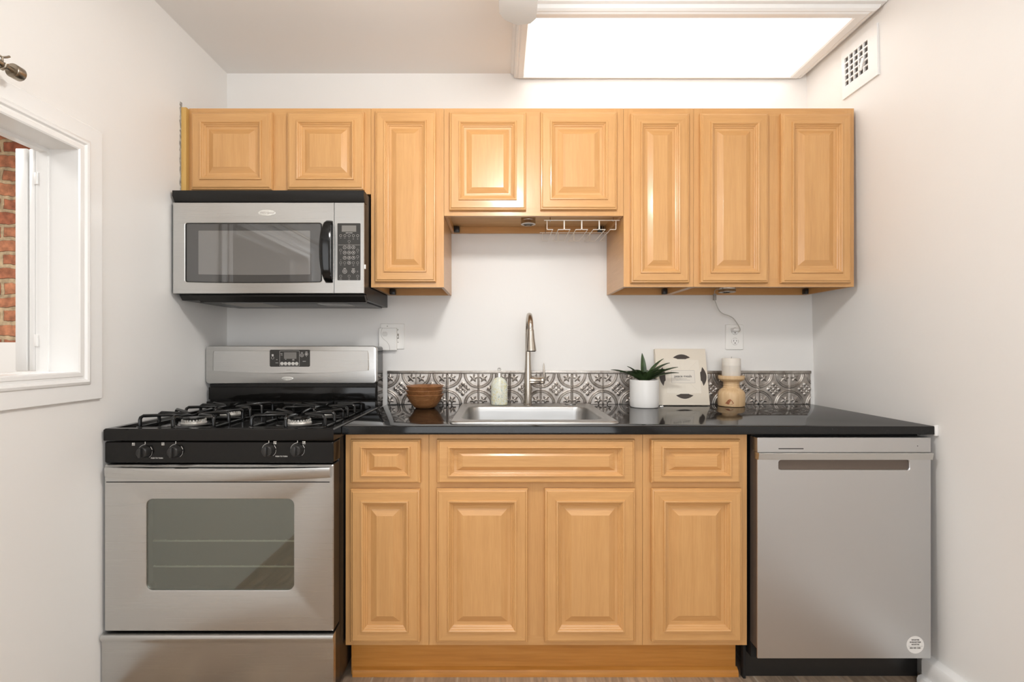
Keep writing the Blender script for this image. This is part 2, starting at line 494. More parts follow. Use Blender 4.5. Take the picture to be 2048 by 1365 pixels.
def struct(name, mb, m, label=None, parent=None, smooth=35, cat=None):
    o = mb.build(name, m, parent, smooth)
    if parent is None: o['kind'] = 'structure'
    if label: o['label'] = label
    if cat and parent is None: o['category'] = cat
    return o


def copy_tree(o, parent=None):
    c = o.copy(); COL.objects.link(c)
    if parent is not None: c.parent = parent
    for ch in list(o.children): copy_tree(ch, c)
    return c


def poly(mb, pts, y0, y1, bev=.001, mi=0, T=None):
    """extrude an x/z outline from y0 to the front y1 with a small chamfer"""
    n = len(pts); cx = sum(p[0] for p in pts) / n; cz = sum(p[1] for p in pts) / n
    def ins(d):
        out = []
        for x, z in pts:
            v = Vector((x - cx, z - cz)); l = v.length or 1
            v *= max(0, (l - d * 1.3)) / l; out.append((cx + v.x, cz + v.y))
        return out
    s = 1 if y1 > y0 else -1
    mb.loft([[(x, y0, z) for x, z in pts], [(x, y1 - s * bev, z) for x, z in pts], [(x, y1, z) for x, z in ins(bev)]], mi=mi, T=T)
    return mb


def rect4(x0, x1, z0, z1, y): return [(x0, y, z0), (x1, y, z0), (x1, y, z1), (x0, y, z1)]


DOOR = [(0, 0), (0, .011), (.003, .0155), (.007, .0165), (.010, .020), (.038, .020), (.0395, .0245), (.0435, .0255), (.047, .0235),
        (.049, .0195), (.0525, .0175), (.054, .0145), (.0585, .0125), (.060, .0095), (.066, .0085), (.070, .0085), (.072, .0095), (.090, .0165), (.0915, .0175)]


def raised_panel(name, px0, px1, py0, py1, yb, parent, fx=1.0, fy=1.0, label=None):
    """moulded raised-panel door whose back lies on the frame plane yb"""
    yf = yb - .02
    x0, x1, z1, z0 = wx(px0, yf), wx(px1, yf), wz(py0, yf), wz(py1, yf)
    mb = MB()
    rings = [rect4(x0 + i * fx, x1 - i * fx, z0 + i * fy, z1 - i * fy, yb - h) for i, h in DOOR]
    last = len(rings) - 1
    mb.loft(rings, mis=lambda r, s: 1 if (s in (0, 2) and r >= 0) else 0)
    if (x1 - x0) > 1.6 * (z1 - z0): mb.m = [1] * len(mb.m)
    return mb.build(name, [M['maple'], M['maple_h']], parent, 25, label=label)


# ------------------------------------------------------------------ the setting
XL, XO = -1.286, -1.391                                     # kitchen face and outer face of the left wall
ZC = 2.4607
SH = Matrix(((1, 0, -.024, 1.503), (0, 1, 0, 0), (0, 0, 1, 0), (0, 0, 0, 1)))   # the right wall leans outwards towards the floor
def rwx(z): return 1.503 - .024 * z

struct('floor', MB().box(-4, 1.75, -3.9, .5, -.1, 0), M['floor'], 'wood-look plank tile floor with pale grout lines')
struct('ceiling', MB().box(-4, 1.75, -3.9, .5, ZC, ZC + .1), M['ceiling'], 'flat pale ceiling')
struct('wall_back', MB().box(XO, 1.75, 0, .5, 0, ZC), M['wall'], 'white painted wall behind the cabinets')
struct('wall_right', MB().box(0, .2, -3.9, 0, 0, ZC, T=SH), M['wall'], 'white painted wall beside the dishwasher')
HY0, HY1, HZ0, HZ1 = -1.75, -.822, 1.092, 1.768             # pass-through opening


def yz4(y0, y1, z0, z1, x): return [(x, y0, z0), (x, y1, z0), (x, y1, z1), (x, y0, z1)]


mb = MB().loft([yz4(-3.9, 0, 0, ZC, XL), yz4(HY0, HY1, HZ0, HZ1, XL), yz4(HY0, HY1, HZ0, HZ1, XO), yz4(-3.9, 0, 0, ZC, XO)], closed=True)
struct('wall_left', mb, M['wall'], 'white painted wall with a pass-through opening')
prof = [(.088, 0), (.088, .010), (.086, .012), (.040, .012), (.037, .017), (.030, .020), (.024, .018), (.020, .012), (.014, .012), (.012, .015), (.002, .015), (-.002, .012)]
mb = MB().loft([yz4(HY0 - o, HY1 + o, HZ0 - o, HZ1 + o, XL + h) for o, h in prof] +
               [yz4(HY0 + .002, HY1 - .002, HZ0 + .002, HZ1 - .002, XL - .004), yz4(HY0 + .002, HY1 - .002, HZ0 + .002, HZ1 - .002, XO - .012), yz4(HY0 - .06, HY1 + .06, HZ0 - .06, HZ1 + .06, XO - .012), yz4(HY0 - .06, HY1 + .06, HZ0 - .06, HZ1 + .06, XO)],
               cap0=False, cap1=False)
mb2 = MB()
mb2.v, mb2.f, mb2.m = mb.v, mb.f, mb.m
win = struct('window_1', mb2, M['trim'], 'white moulded casing around the pass-through opening in the left wall')
# inner stop bead running round the jamb
st = MB().loft([yz4(HY0, HY1, HZ0, HZ1, XO + .03), yz4(HY0 + .01, HY1 - .006, HZ0 + .004, HZ1 - .012, XO + .028),
                yz4(HY0 + .01, HY1 - .006, HZ0 + .004, HZ1 - .012, XO + .004), yz4(HY0, HY1, HZ0, HZ1, XO + .002)], cap0=False, cap1=False)
st.build('stop_bead', M['trim'], win)

# next room
struct('wall_brick', MB().box(-4, XO, .4, .5, 0, ZC), M['brick'], 'exposed old red brick wall seen through the opening')
struct('wall_far_left', MB().box(-4.1, -4, -3.9, .5, 0, ZC), M['wall'], 'white wall of the next room')
struct('trim_1', MB().box(-3.9, XO - .06, .3, .398, 0, wz(685, .3), .004), M['trim'], 'white boxed ledge below the brick wall')
# wall behind the camera; its large window is added for the fill light
RX0, RX1, RZ0, RZ1 = -.95, 1.15, .55, 2.32
struct('wall_next_room', MB().box(-4, XO, -3.9, -3.85, 0, ZC), M['wall'], 'white end wall of the next room')
mb = MB().loft([rect4(XL, 1.52, 0, ZC, -3.75), rect4(RX0, RX1, RZ0, RZ1, -3.75), rect4(RX0, RX1, RZ0, RZ1, -3.9), rect4(XL, 1.52, 0, ZC, -3.9)], closed=True)
struct('wall_rear', mb, M['wall'], 'white wall behind the viewer')
mb = MB().loft([rect4(RX0 - .08, RX1 + .08, RZ0 - .08, RZ1 + .08, -3.749), rect4(RX0 - .08, RX1 + .08, RZ0 - .08, RZ1 + .08, -3.73),
                rect4(RX0, RX1, RZ0, RZ1, -3.73), rect4(RX0, RX1, RZ0, RZ1, -3.88)], cap0=False, cap1=False)
mb.box(.08, .12, -3.86, -3.82, RZ0, RZ1)
struct('added_rear_window', mb, M['trim'], 'white framed window added behind the viewer for fill light')

# baseboard on the right wall, its sawn end showing under the dishwasher
mb = MB()
pf = [(0, 0), (-.052, 0), (-.052, .016), (-.047, .026), (-.034, .030), (-.034, .078), (-.028, .088), (-.012, .094), (0, .095)]
mb.loft([[(x, -3.74, z) for x, z in pf], [(x, -.60, z) for x, z in pf]], T=SH)
struct('baseboard_right', mb, M['trim'], 'white baseboard with shoe moulding, sawn off beside the dishwasher')

# ------------------------------------------------------------------ ceiling light box
t = thing('ceiling_light_box', 'long bright ceiling light box in a white moulded frame, above the right-hand wall cabinets', 'light', (.75, -.24, ZC))
def r_xy(x0, x1, y0, y1, z): return [(x0, y0, z), (x1, y0, z), (x1, y1, z), (x0, y1, z)]
rg = []
for i, z in ((0, ZC - .0005), (.0, ZC - .006), (.010, ZC - .010), (.014, ZC - .022), (.022, ZC - .028), (.028, ZC - .026), (.034, ZC - .031), (.056, ZC - .031), (.060, ZC - .026), (.060, ZC - .010)):
    f = i / .06
    rg.append(r_xy(.052 + i, 1.438 - .083 * f, -.487 + i, -.002 - .020 * f, z))
MB().loft(rg, False, False).build('moulded_frame', M['trim'], t, 30)
MB().box(.100, 1.365, -.44, -.012, ZC - .014, ZC - .010).build('diffuser', M['diffuser'], t)

# ------------------------------------------------------------------ ceiling fan (one blade reaches into the view)
FX, FY, FZ = .045, -1.33, 2.175
t = thing('ceiling_fan', 'pale ceiling fan, one rounded blade reaching in at the top beside the light box', 'fan', (FX, FY, ZC))
MB().lathe([(.065, 0), (.065, -.02), (.05, -.05), (.014, -.055), (.014, -.17)], (FX, FY, ZC - .001)).build('canopy', M['white_gloss'], t)
MB().lathe([(.02, .12), (.06, .115), (.095, .09), (.105, .05), (.10, .02), (.07, 0), (.05, -.02), (.05, -.045), (.02, -.045)], (FX, FY, FZ)).build('motor_housing', M['white_gloss'], t)
MB().lathe([(.045, 0), (.085, -.02), (.098, -.055), (.09, -.09), (.06, -.118), (.02, -.13), (.0005, -.131)], (FX, FY, FZ - .045)).build('glass_globe', M['globe'], t)
for k in range(5):
    T = Matrix.Translation((FX, FY, FZ)) @ Matrix.Rotation(math.radians(72 * k - 1.0), 4, 'Z') @ Matrix.Rotation(math.radians(9), 4, 'Y')
    out = [(-.042, .15), (-.054, .30), (-.057, .48), (-.056, .510), (-.040, .536), (0, .552), (.040, .536), (.056, .510), (.057, .48), (.054, .30), (.042, .15)]
    b = MB().loft([[(x, y, z) for x, y in out] for z in (-.003, .003)], T=T)
    bl = b.build('blade', M['fan_white'], t)
    MB().box(-.018, .018, .085, .19, .003, .008, .001, T=T).build('blade_iron', M['white_gloss'], bl)

# ------------------------------------------------------------------ wall cabinets
YU = -.315
TOPZ = wz(217, YU)


def cabinet(name, label, px0, px1, pyb, doors, x0=None, x1=None, yf=YU, ztop=TOPZ, base=False, mids=(), rails=(), brackets=(), fyd=None, group=None, zb=None, open_top=False):
    """face-framed cabinet; doors = list of (part, px0, px1, py0, py1[, fx, fy])"""
    X0 = wx(px0, yf) if x0 is None else x0; X1 = wx(px1, yf) if x1 is None else x1
    ZB = wz(pyb, yf) if zb is None else zb
    X0 += .0006; X1 -= .0006
    t = thing(name, label, 'cabinet', ((X0 + X1) / 2, -.005, 0 if base else ZB), group)
    ft = .019
    f = MB()
    sw = .038
    f.box(X0, X0 + sw, yf, yf + ft, ZB, ztop, mi=0); f.box(X1 - sw, X1, yf, yf + ft, ZB, ztop, mi=0)
    f.box(X0 + sw, X1 - sw, yf, yf + ft, ztop - .03, ztop, mi=1)
    f.box(X0 + sw, X1 - sw, yf, yf + ft, ZB, ZB + .033, mi=1)
    for m_ in mids:
        xm = wx(m_, yf); f.box(xm - .042, xm + .042, yf, yf + ft, ZB + .033, ztop - .03, mi=0)
    for r_ in rails:
        zr = wz(r_, yf); f.box(X0 + sw, X1 - sw, yf + .0002, yf + ft, zr - .02, zr + .02, mi=1)
    f.build('face_frame', [M['maple'], M['maple_h']], t)
    c = MB(); st_ = .013; yb = yf + ft
    rec = .030
    for a, b_ in ((X0, X0 + st_), (X1 - st_, X1)): c.box(a, b_, yb, -.002, ZB - (.0), ztop)
    c.box(X0 + st_, X1 - st_, -.008, -.002, ZB + rec, ztop)
    if not open_top: c.box(X0 + st_, X1 - st_, yb, -.008, ztop - .013, ztop)
    if base:
        c.box(X0 + .01, X1 - .01, -.535, -.45, 0, ZB); c.box(X0 + .01, X1 - .01, -.1, -.05, 0, ZB)
    c.build('carcass', M['maple_y'], t)
    u = MB().box(X0 + st_, X1 - st_, yb, -.016, ZB + rec, ZB + rec + .008)
    u.build('bottom_panel', M['maple_in'], t)
    if not base:
        MB().box(X0 + st_, X1 - st_, -.016, -.003, ZB - .0, ZB + rec + .003).build('hanging_rail', M['maple_h'], t)
        for bx_ in brackets:
            MB().box(bx_ - .013, bx_ + .013, -.045, -.017, ZB + .001, ZB + .026, .003).build('corner_bracket', M['black_plastic'], t, label='small black plastic corner bracket')
    for d in doors:
        part, a, b_, c0, c1 = d[:5]
        fx = d[5] if len(d) > 5 else 1; fy = d[6] if len(d) > 6 else 1
        raised_panel(part, a, b_, c0, c1, yf - .0004, t, fx, fy)
    return t


XS = wx(378, YU); X12 = wx(742, YU); X23 = wx(888, YU); X34 = wx(1247, YU); X45 = wx(1387, YU); X5 = wx(1708, YU)
t = thing('filler_strip', 'yellowed vertical wood filler strip between the left wall and the cabinet above the microwave', 'filler strip', (XL, YU, 1.79))
MB().box(XL + .0012, XS, YU - .018, YU + .02, 1.792, TOPZ - .004).build('board', M['filler'], t)
random.seed(4)
mb = MB(); z = 1.80
pts_a, pts_b = [], []
while z < TOPZ + .02:
    w = random.uniform(.002, .009); pts_a.append((XL + .0004, YU - .019 - w, z)); pts_b.append((XL + .0004, YU - .012, z)); z += random.uniform(.006, .016)
n = len(pts_a); vs = []
for a, b_ in zip(pts_a, pts_b): vs += [a, b_, (a[0] + .0012, b_[1], a[2]), (a[0] + .0016, a[1], a[2])]
fs = []
for i in range(n - 1):
    for q in range(4): fs.append((4 * i + q, 4 * i + (q + 1) % 4, 4 * i + 4 + (q + 1) % 4, 4 * i + 4 + q))
fs += [(3, 2, 1, 0), (4 * n - 4, 4 * n - 3, 4 * n - 2, 4 * n - 1)]
mb.add(vs, fs).build('caulk_bead', M['caulk'], t, label='ragged grey crumbling caulk edge')

cabinet('wall_cabinet', 'short two-door maple wall cabinet directly above the microwave', 378, 742, 0,
        [('door', 380, 542.5, 222, 379), ('door', 573, 727, 222, 379)], zb=1.792, mids=(558,))
cabinet('wall_cabinet', 'narrow tall one-door maple wall cabinet right of the microwave', 742, 888, 575,
        [('door', 749, 871, 221, 564, .95, 1)], brackets=(wx(786, -.03),))
cabinet('wall_cabinet', 'short two-door maple wall cabinet above the sink and faucet', 888, 1247, 432,
        [('door', 898, 1052.5, 223, 420), ('door', 1081, 1235, 222, 419)], mids=(1067,), brackets=(wx(912, -.03) + .004, wx(1201, -.03)))
cabinet('wall_cabinet', 'narrow tall one-door maple wall cabinet right of the glass rack', 1247, 1387, 574,
        [('door', 1262.5, 1380, 225, 566, .98, 1)], brackets=(wx(1330, -.03),))
cabinet('wall_cabinet', 'wide tall two-door maple wall cabinet above the wall outlet, nearest the right wall', 1387, 1708, 574,
        [('door', 1402, 1538.5, 225, 566), ('door', 1564.5, 1705, 225, 566)], mids=(1551,), brackets=(wx(1613, -.03),))

# ------------------------------------------------------------------ base cabinets
YB = -.61
ZCT = .901                     # counter top
ZBT = ZCT - .0285              # underside of the counter
XB0, XB1, XB2, XB3 = -.5345, wx(858, YB), wx(1285, YB), wx(1494, YB)
ZBB = wz(1291, YB)
cabinet('base_cabinet', 'narrow maple base cabinet with drawer and door, beside the gas range', 687, 858, 0,
        [('drawer', 700, 840.5, 880, 968, .90, .62), ('door', 699, 839.5, 980, 1288)], x0=XB0, yf=YB, ztop=ZBT, base=True, zb=ZBB, rails=(974,))
cabinet('base_cabinet', 'wide maple sink base cabinet with long false drawer front over two doors', 858, 1285, 0,
        [('drawer_front', 873, 1271, 880, 968, .98, .62), ('door', 872, 1056, 979, 1288), ('door', 1089.5, 1272, 979, 1288)],
        yf=YB, ztop=ZBT, base=True, zb=ZBB, rails=(974,), mids=(1072.5,), open_top=True)
cabinet('base_cabinet', 'maple base cabinet with drawer and door, beside the dishwasher', 1285, 1494, 0,
        [('drawer', 1303, 1483, 880, 967.5, .90, .62), ('door', 1304.5, 1486, 979, 1287)], yf=YB, ztop=ZBT, base=True, zb=ZBB, rails=(974,))
t = thing('toe_kick_board', 'orange varnished pine toe kick board with shoe moulding under the base cabinets', 'toe kick', (.1, -.55, 0))
TX0, TX1 = XB0 + .004, XB3 - .014
MB().box(TX0, TX1, -.556, -.537, .0, ZBB - .001).build('board', M['pine'], t)
mb = MB(); pf = [(-.5565, 0), (-.572, 0), (-.572, .012), (-.568, .022), (-.5565, .029)]
mb.loft([[(TX0 + .008, y, z) for y, z in pf], [(TX1 + .004, y, z) for y, z in pf]]); mb.build('shoe_moulding', M['pine'], t)

# ------------------------------------------------------------------ countertop
CX0, CX1 = -.5345, 1.4695
SX0, SX1, SY0, SY1 = -.178, .419, -.602, -.030            # sink rim
hole = (SX0 + .015, SX1 - .015, SY0 + .015, SY1 - .012)
def c4(x0, x1, y0, y1, z): return [(x0, y0, z), (x1, y0, z), (x1, y1, z), (x0, y1, z)]
mb = MB().loft([c4(CX0 + .002, CX1, -.646, -.0005, ZBT), c4(CX0, CX1, -.648, -.0005, ZBT + .002), c4(CX0, CX1, -.648, -.0005, ZCT - .003), c4(CX0 + .001, CX1, -.647, -.0005, ZCT - .001),
                c4(CX0 + .003, CX1, -.645, -.0005, ZCT), c4(*hole, ZCT), c4(*hole, ZBT)], closed=True)
ct = mb.build('countertop', M['granite'], smooth=30)
tag(ct, 'black speckled polished granite countertop along the back wall', 'countertop')
mb = MB().box(1.4700, 1.4812, -.652, -.640, ZBT - .004, ZCT + .004, .002)
tag(mb.build('patching_plaster', M['trim']), 'small white plaster patch at the right front corner of the countertop', 'plaster patch')

# ------------------------------------------------------------------ pressed-tin backsplash
BX0, BX1 = wx(775, 0) + .001, wx(1621, 0) - .003
BZ0, BZ1 = ZCT + .0006, wz(748, -.01)
rx = .00105
nx, nz = int((BX1 - BX0) / rx), int((BZ1 - BZ0) / rx)
gx = np.linspace(BX0, BX1, nx); gz = np.linspace(BZ0, BZ1, nz)
GX, GZ = np.meshgrid(gx, gz)
CW = .1462; CHT = .1475
u = (GX + .2473) / CW; cell = np.floor(u); uu = u - cell - .5
vv = (GZ - (BZ0 + .5 * (BZ1 - BZ0))) / CHT
H = np.zeros_like(GX)
def gs(x, s): return np.exp(-(x / s) ** 2)
au, av = np.abs(uu), np.abs(vv)
dc = np.hypot(.5 - au, .5 - av)                               # distance from nearest cell corner
H += 1.0 * gs(dc - .455, .013) + .75 * gs(dc - .405, .011)
thin = (np.mod(cell, 2) == 0)
bead = np.minimum(np.abs(u - np.round(u)), 1)
evenb = np.mod(np.round(u), 2) == 0
H += np.where(evenb, 1.25 * gs(bead, .026), .7 * gs(bead - .016, .008))
# corner leaves
lx, lz = .5 - au - .155, .5 - av - .150
th = np.arctan2(lz, lx) - math.pi / 4; lr = np.hypot(lx, lz)
lobe = .098 * (1 + .30 * np.cos(5 * th) + .08 * np.cos(15 * th))
H += 1.15 * np.clip((lobe - lr) / .05, 0, 1) ** .7 * (.72 + .28 * np.cos(10 * th)) * (1 / (1 + np.exp(-(lr - .01) / .006)))
H += .6 * gs(lx - lz, .012) * np.clip((.2 - lr) / .1, 0, 1) * (lx + lz > 0)
# centre flower: four knobs with curled leaves
for ax_, az_ in ((.0, .155), (0, -.155), (.165, 0), (-.165, 0)):
    H += 1.25 * gs(np.hypot(uu - ax_, vv - az_), .042)
for ax_, az_ in ((.085, .075), (-.085, .075), (.085, -.075), (-.085, -.075)):
    d_ = np.hypot(uu - ax_, vv - az_)
    H += .95 * gs(d_ - .030, .015) + .5 * gs(d_, .012)
H += .8 * gs(np.hypot(uu, vv), .03)
edge = np.minimum(GZ - BZ0, BZ1 - GZ)
H *= np.clip(edge / .006, 0, 1)
H = H * .0038
Y = -.0045 - H
verts = np.stack([GX, Y, GZ], -1).reshape(-1, 3)
idx = np.arange(nx * nz).reshape(nz, nx)
q = np.stack([idx[:-1, :-1], idx[:-1, 1:], idx[1:, 1:], idx[1:, :-1]], -1).reshape(-1, 4)
# back rim so the sheet has thickness
per = list(idx[0, :]) + list(idx[1:, -1]) + list(idx[-1, -2::-1]) + list(idx[-2:0:-1, 0])
nb = len(verts); back = verts[per].copy(); back[:, 1] = -.0012
verts = np.concatenate([verts, back]); k = len(per)
me = bpy.data.meshes.new('backsplash')
faces = q.tolist() + [(per[(i + 1) % k], per[i], nb + i, nb + (i + 1) % k) for i in range(k)]
me.from_pydata(verts.tolist(), [], faces); me.materials.append(M['tin'])
me.polygons.foreach_set('use_smooth', [True] * len(me.polygons)); me.update()
bs = bpy.data.objects.new('backsplash', me); COL.objects.link(bs)
tag(bs, 'embossed pressed-tin backsplash strip of leaf and diamond tiles', 'backsplash')
MB().box(BX0, BX1, -.0125, -.001, BZ1 + .0005, wz(742, -.01), .002).build('cap_strip', M['tin'], bs)

# ------------------------------------------------------------------ sink
t = thing('kitchen_sink', 'stainless drop-in kitchen sink with rounded bowl set in the black countertop', 'sink', (.12, -.32, ZCT))
def rr(x0, x1, y0, y1, r, z): return rrect(x0, x1, y0, y1, r, z, 8, 'xy')
bw = (-.143, .384, -.530, -.112)
rings = [rr(SX0, SX1, SY0, SY1, .03, ZCT + .0006), rr(SX0 + .001, SX1 - .001, SY0 + .001, SY1 - .001, .03, ZCT + .005), rr(SX0 + .005, SX1 - .005, SY0 + .005, SY1 - .005, .028, ZCT + .0085),
         rr(SX0 + .011, SX1 - .011, SY0 + .011, SY1 - .011, .025, ZCT + .008), rr(SX0 + .018, SX1 - .018, SY0 + .018, SY1 - .018, .02, ZCT + .006)]
b0, b1, b2, b3 = bw
for i, z, r in ((-.006, .0058, .062), (0, .0045, .058), (.004, -.002, .055), (.007, -.02, .052), (.018, -.13, .050), (.026, -.152, .045), (.045, -.165, .03)):
    rings.append(rr(b0 + i, b1 - i, b2 + i, b3 - i, r, ZCT + z))
MB().loft(rings, cap0=False).build('basin', M['steel_sink'], t, 50)
MB().lathe([(.0, .002), (.018, .002), (.02, .005), (.042, .006), (.045, .003), (.045, .0005)], (.12, -.30, ZCT - .165)).build('drain', M['chrome'], t)
MB().lathe([(.024, 0), (.024, .003), (.020, .0055), (.0005, .006)], (wx(1141, -.062), -.062, ZCT + .0068)).build('hole_cover', M['steel_sink'], t, label='round stainless cap over a spare faucet hole')

# faucet
FXc, FYc, FB = .1275, -.078, ZCT + .0062
t = thing('faucet', 'tall brushed nickel pull-down gooseneck faucet behind the sink bowl', 'faucet', (FXc, FYc, FB))
hz = wz(761.5, FYc)
MB().lathe([(.0205, 0), (.0205, .004), (.0172, .0065), (.0168, .06), (.0170, hz - FB + .02), (.0150, hz - FB + .055), (.0128, hz - FB + .10), (.0122, 1.205 - FB), (.0122, 1.235 - FB)],
           (FXc, FYc, FB), 36).build('body', M['nickel'], t, 50)
pts = [(FXc, FYc, 1.236)]; R = .074
for k in range(0, 17):
    a = math.pi * k / 16
    pts.append((FXc + .003 * k / 16, FYc - R + R * math.cos(a), 1.236 + R * math.sin(a) * 1.0))
MB().tube(pts, .0119, 20).build('spout', M['nickel'], t, 60)
hx, hy = FXc + .003, FYc - 2 * R
def tl(x, y, s): return (x, y, s)
MB().tube([(hx, hy, 1.246), (hx, hy, 1.240), (hx, hy, 1.236), (hx, hy + .0, 1.20), (hx + .001, hy - .003, 1.168), (hx + .0015, hy - .004, 1.153)], [.0119, .0138, .0142, .0172, .0212, .0225], 32).build('spray_head', M['nickel'], t, 60)
MB().cyl((hx + .0015, hy - .004, 1.1535), (hx + .0015, hy - .004, 1.1505), .0195, .018, 28).build('spray_face', M['black_plastic'], t)
hxe = wx(1086, FYc)
MB().lathe([(.0155, 0), (.0165, .002), (.0165, hxe - FXc - .014), (.0158, hxe - FXc - .0132), (.0165, hxe - FXc - .012), (.0165, hxe - FXc - .002), (.014, hxe - FXc)], (FXc + .002, FYc, hz), 32, 'x').build('handle_hub', M['nickel'], t, 50)
lv = MB().tube([(hxe + .003, FYc, hz - .020), (hxe + .0045, FYc - .001, hz - .012), (hxe + .0045, FYc - .002, hz + .02), (hxe + .0035, FYc - .004, hz + .066), (hxe + .003, FYc - .005, hz + .080)], [.0015, .0042, .0048, .0040, .0012], 14)
lv.build('handle_lever', M['nickel'], t, 60)

# soap bottle
SXc, SYc, SB = wx(998.5, -.078), -.078, ZCT + .0066
t = thing('soap_dispenser', 'pump soap bottle with lemon and leaf print label, standing on the sink rim', 'soap bottle', (SXc, SYc, SB))
def oval(rx_, ry_, z, n=36): return [(SXc + rx_ * math.cos(2 * math.pi * k / n), SYc + ry_ * math.sin(2 * math.pi * k / n), SB + z) for k in range(n)]
MB().loft([oval(.033, .022, 0), oval(.0365, .0255, .002), oval(.0375, .0262, .006), oval(.0375, .0262, .085), oval(.036, .025, .097), oval(.0315, .0225, .109), oval(.024, .019, .118), oval(.0135, .0135, .124), oval(.0125, .0125, .126)]).build('bottle', M['soap'], t, 50)
MB().lathe([(.0135, .126), (.0140, .1265), (.0140, .1275), (.0115, .128), (.0115, .1425), (.0138, .143), (.0138, .1445), (.003, .1445)], (SXc, SYc, SB), 28).build('pump_collar', M['chrome'], t)
mb = MB().cyl((SXc, SYc, SB + .1445), (SXc, SYc, SB + .157), .004, n=14)
mb.tube([(SXc, SYc, SB + .157), (SXc, SYc, SB + .161), (SXc, SYc - .012, SB + .162), (SXc, SYc - .03, SB + .158)], [.0085, .0085, .005, .0035], 14)
mb.build('pump_nozzle', M['glass_clear'], t)
yy = SYc - .0262 * math.cos(.25)
mb = MB()
for k, (zz_, w_) in enumerate(((.100, .011), (.090, .012), (.083, .012), (.056, .012), (.049, .012), (.040, .010))): mb.box(SXc + .009 - w_ / 2, SXc + .009 + w_ / 2, yy - .0022, yy - .0002, SB + zz_ - .0006, SB + zz_ + .0006)
mb.build('label_lettering', M['label'], t)

# ------------------------------------------------------------------ gas range
RX0_, RX1_ = -1.277, -.5360
RF = -.726                                      # front plane of the oven door
t = rg_ = thing('gas_range', 'stainless and black freestanding gas range with four burners, left of the base cabinets', 'stove', ((RX0_ + RX1_) / 2, -.4, 0))
ZR = wz(858, RF)                                # top of the front rim
mb = MB().box(RX0_ + .004, RX1_ - .004, -.66, -.06, .04, ZR - .03, .003)
for x in (RX0_ + .05, RX1_ - .05):
    for y in (-.6, -.12): mb.cyl((x, y, 0), (x, y, .045), .016)
mb.build('side_body', M['black_satin'], t)
# cooktop: raised rim round a shallow well
zt = ZR
mb = MB().loft([c4(RX0_, RX1_, RF, -.12, wz(882, RF)), c4(RX0_ - .0, RX1_ + .0, RF - .001, -.12, wz(880, RF)), c4(RX0_, RX1_, RF - .001, -.12, zt - .004), c4(RX0_ + .003, RX1_ - .003, RF + .003, -.12, zt),
                c4(RX0_ + .022, RX1_ - .022, RF + .020, -.125, zt), c4(RX0_ + .030, RX1_ - .030, RF + .030, -.13, zt - .010), c4(RX0_ + .18, RX1_ - .18, RF + .04, -.14, zt - .0102)])
mb.build('cooktop', M['black_enamel'], t, 30)
ZW = zt - .010
for bi, (bx, by) in enumerate(((-1.087, -.565), (-1.087, -.325), (-.712, -.565), (-.712, -.325))):
    b = MB().lathe([(.075, 0), (.078, .001), (.074, .003), (.05, .0015), (.04, .001)], (bx, by, ZW + .0003), 40).build('drip_ring', M['black_enamel'], t)
    mb = MB().lathe([(.040, 0), (.041, .004), (.036, .012), (.034, .013), (.0005, .013)], (bx, by, ZW + .0012), 40)
    for k in range(24):
        a = 2 * math.pi * k / 24
        T = Matrix.Translation((bx, by, ZW + .014)) @ Matrix.Rotation(a, 4, 'Z')
        mb.box(.0335, .0385, -.0028, .0028, -.004, .0045, .0008, 1, T=T)
    u_ = mb.build('burner_head', M['aluminium'], t)
    MB().lathe([(.0335, 0), (.0345, .0015), (.0345, .004), (.032, .006), (.0005, .0068)], (bx, by, ZW + .0185), 40).build('burner_cap', M['iron'], u_)
    # grate
    g = MB(); hw = .124; hd = .112; zg = ZW + .0045; top = ZW + .041
    fr = [(bx - hw, by - hd, zg), (bx + hw, by - hd, zg), (bx + hw, by + hd, zg), (bx - hw, by + hd, zg)]
    def rnd(pts, r=.014):
        out = []
        n = len(pts)
        for i in range(n):
            p = Vector(pts[i]); a = (Vector(pts[i - 1]) - p).normalized(); c = (Vector(pts[(i + 1) % n]) - p).normalized()
            for s_ in (0, .25, .5, .75, 1):
                q1 = p + a * r * (1 - s_); q2 = p + c * r * s_
                out.append(q1 * (1 - s_) + q2 * s_)
        return out
    g.tube(rnd(fr), .0045, 8, closed=True)
    ang = [(hw, 0), (hw, hd * .82), (hw * .0, hd), (-hw, hd * .82), (-hw, 0), (-hw, -hd * .82), (0, -hd), (hw, -hd * .82)]
    for ex, ey in ang:
        l = math.hypot(ex, ey); ux, uy = ex / l, ey / l
        inn = .020 if (abs(ex) < .01 or abs(ey) < .01) else .042
        p = [(bx + ex, by + ey, ZW + .0005), (bx + ex, by + ey, top - .012), (bx + ex - ux * .002, by + ey - uy * .002, top - .005), (bx + ex - ux * .009, by + ey - uy * .009, top),
             (bx + ux * (inn + .02), by + uy * (inn + .02), top - .003), (bx + ux * inn, by + uy * inn, top - .006)]
        g.tube(p, [.0060, .0058, .0056, .0056, .0050, .0036], 8)
    g.build('grate', M['iron'], t, 45)

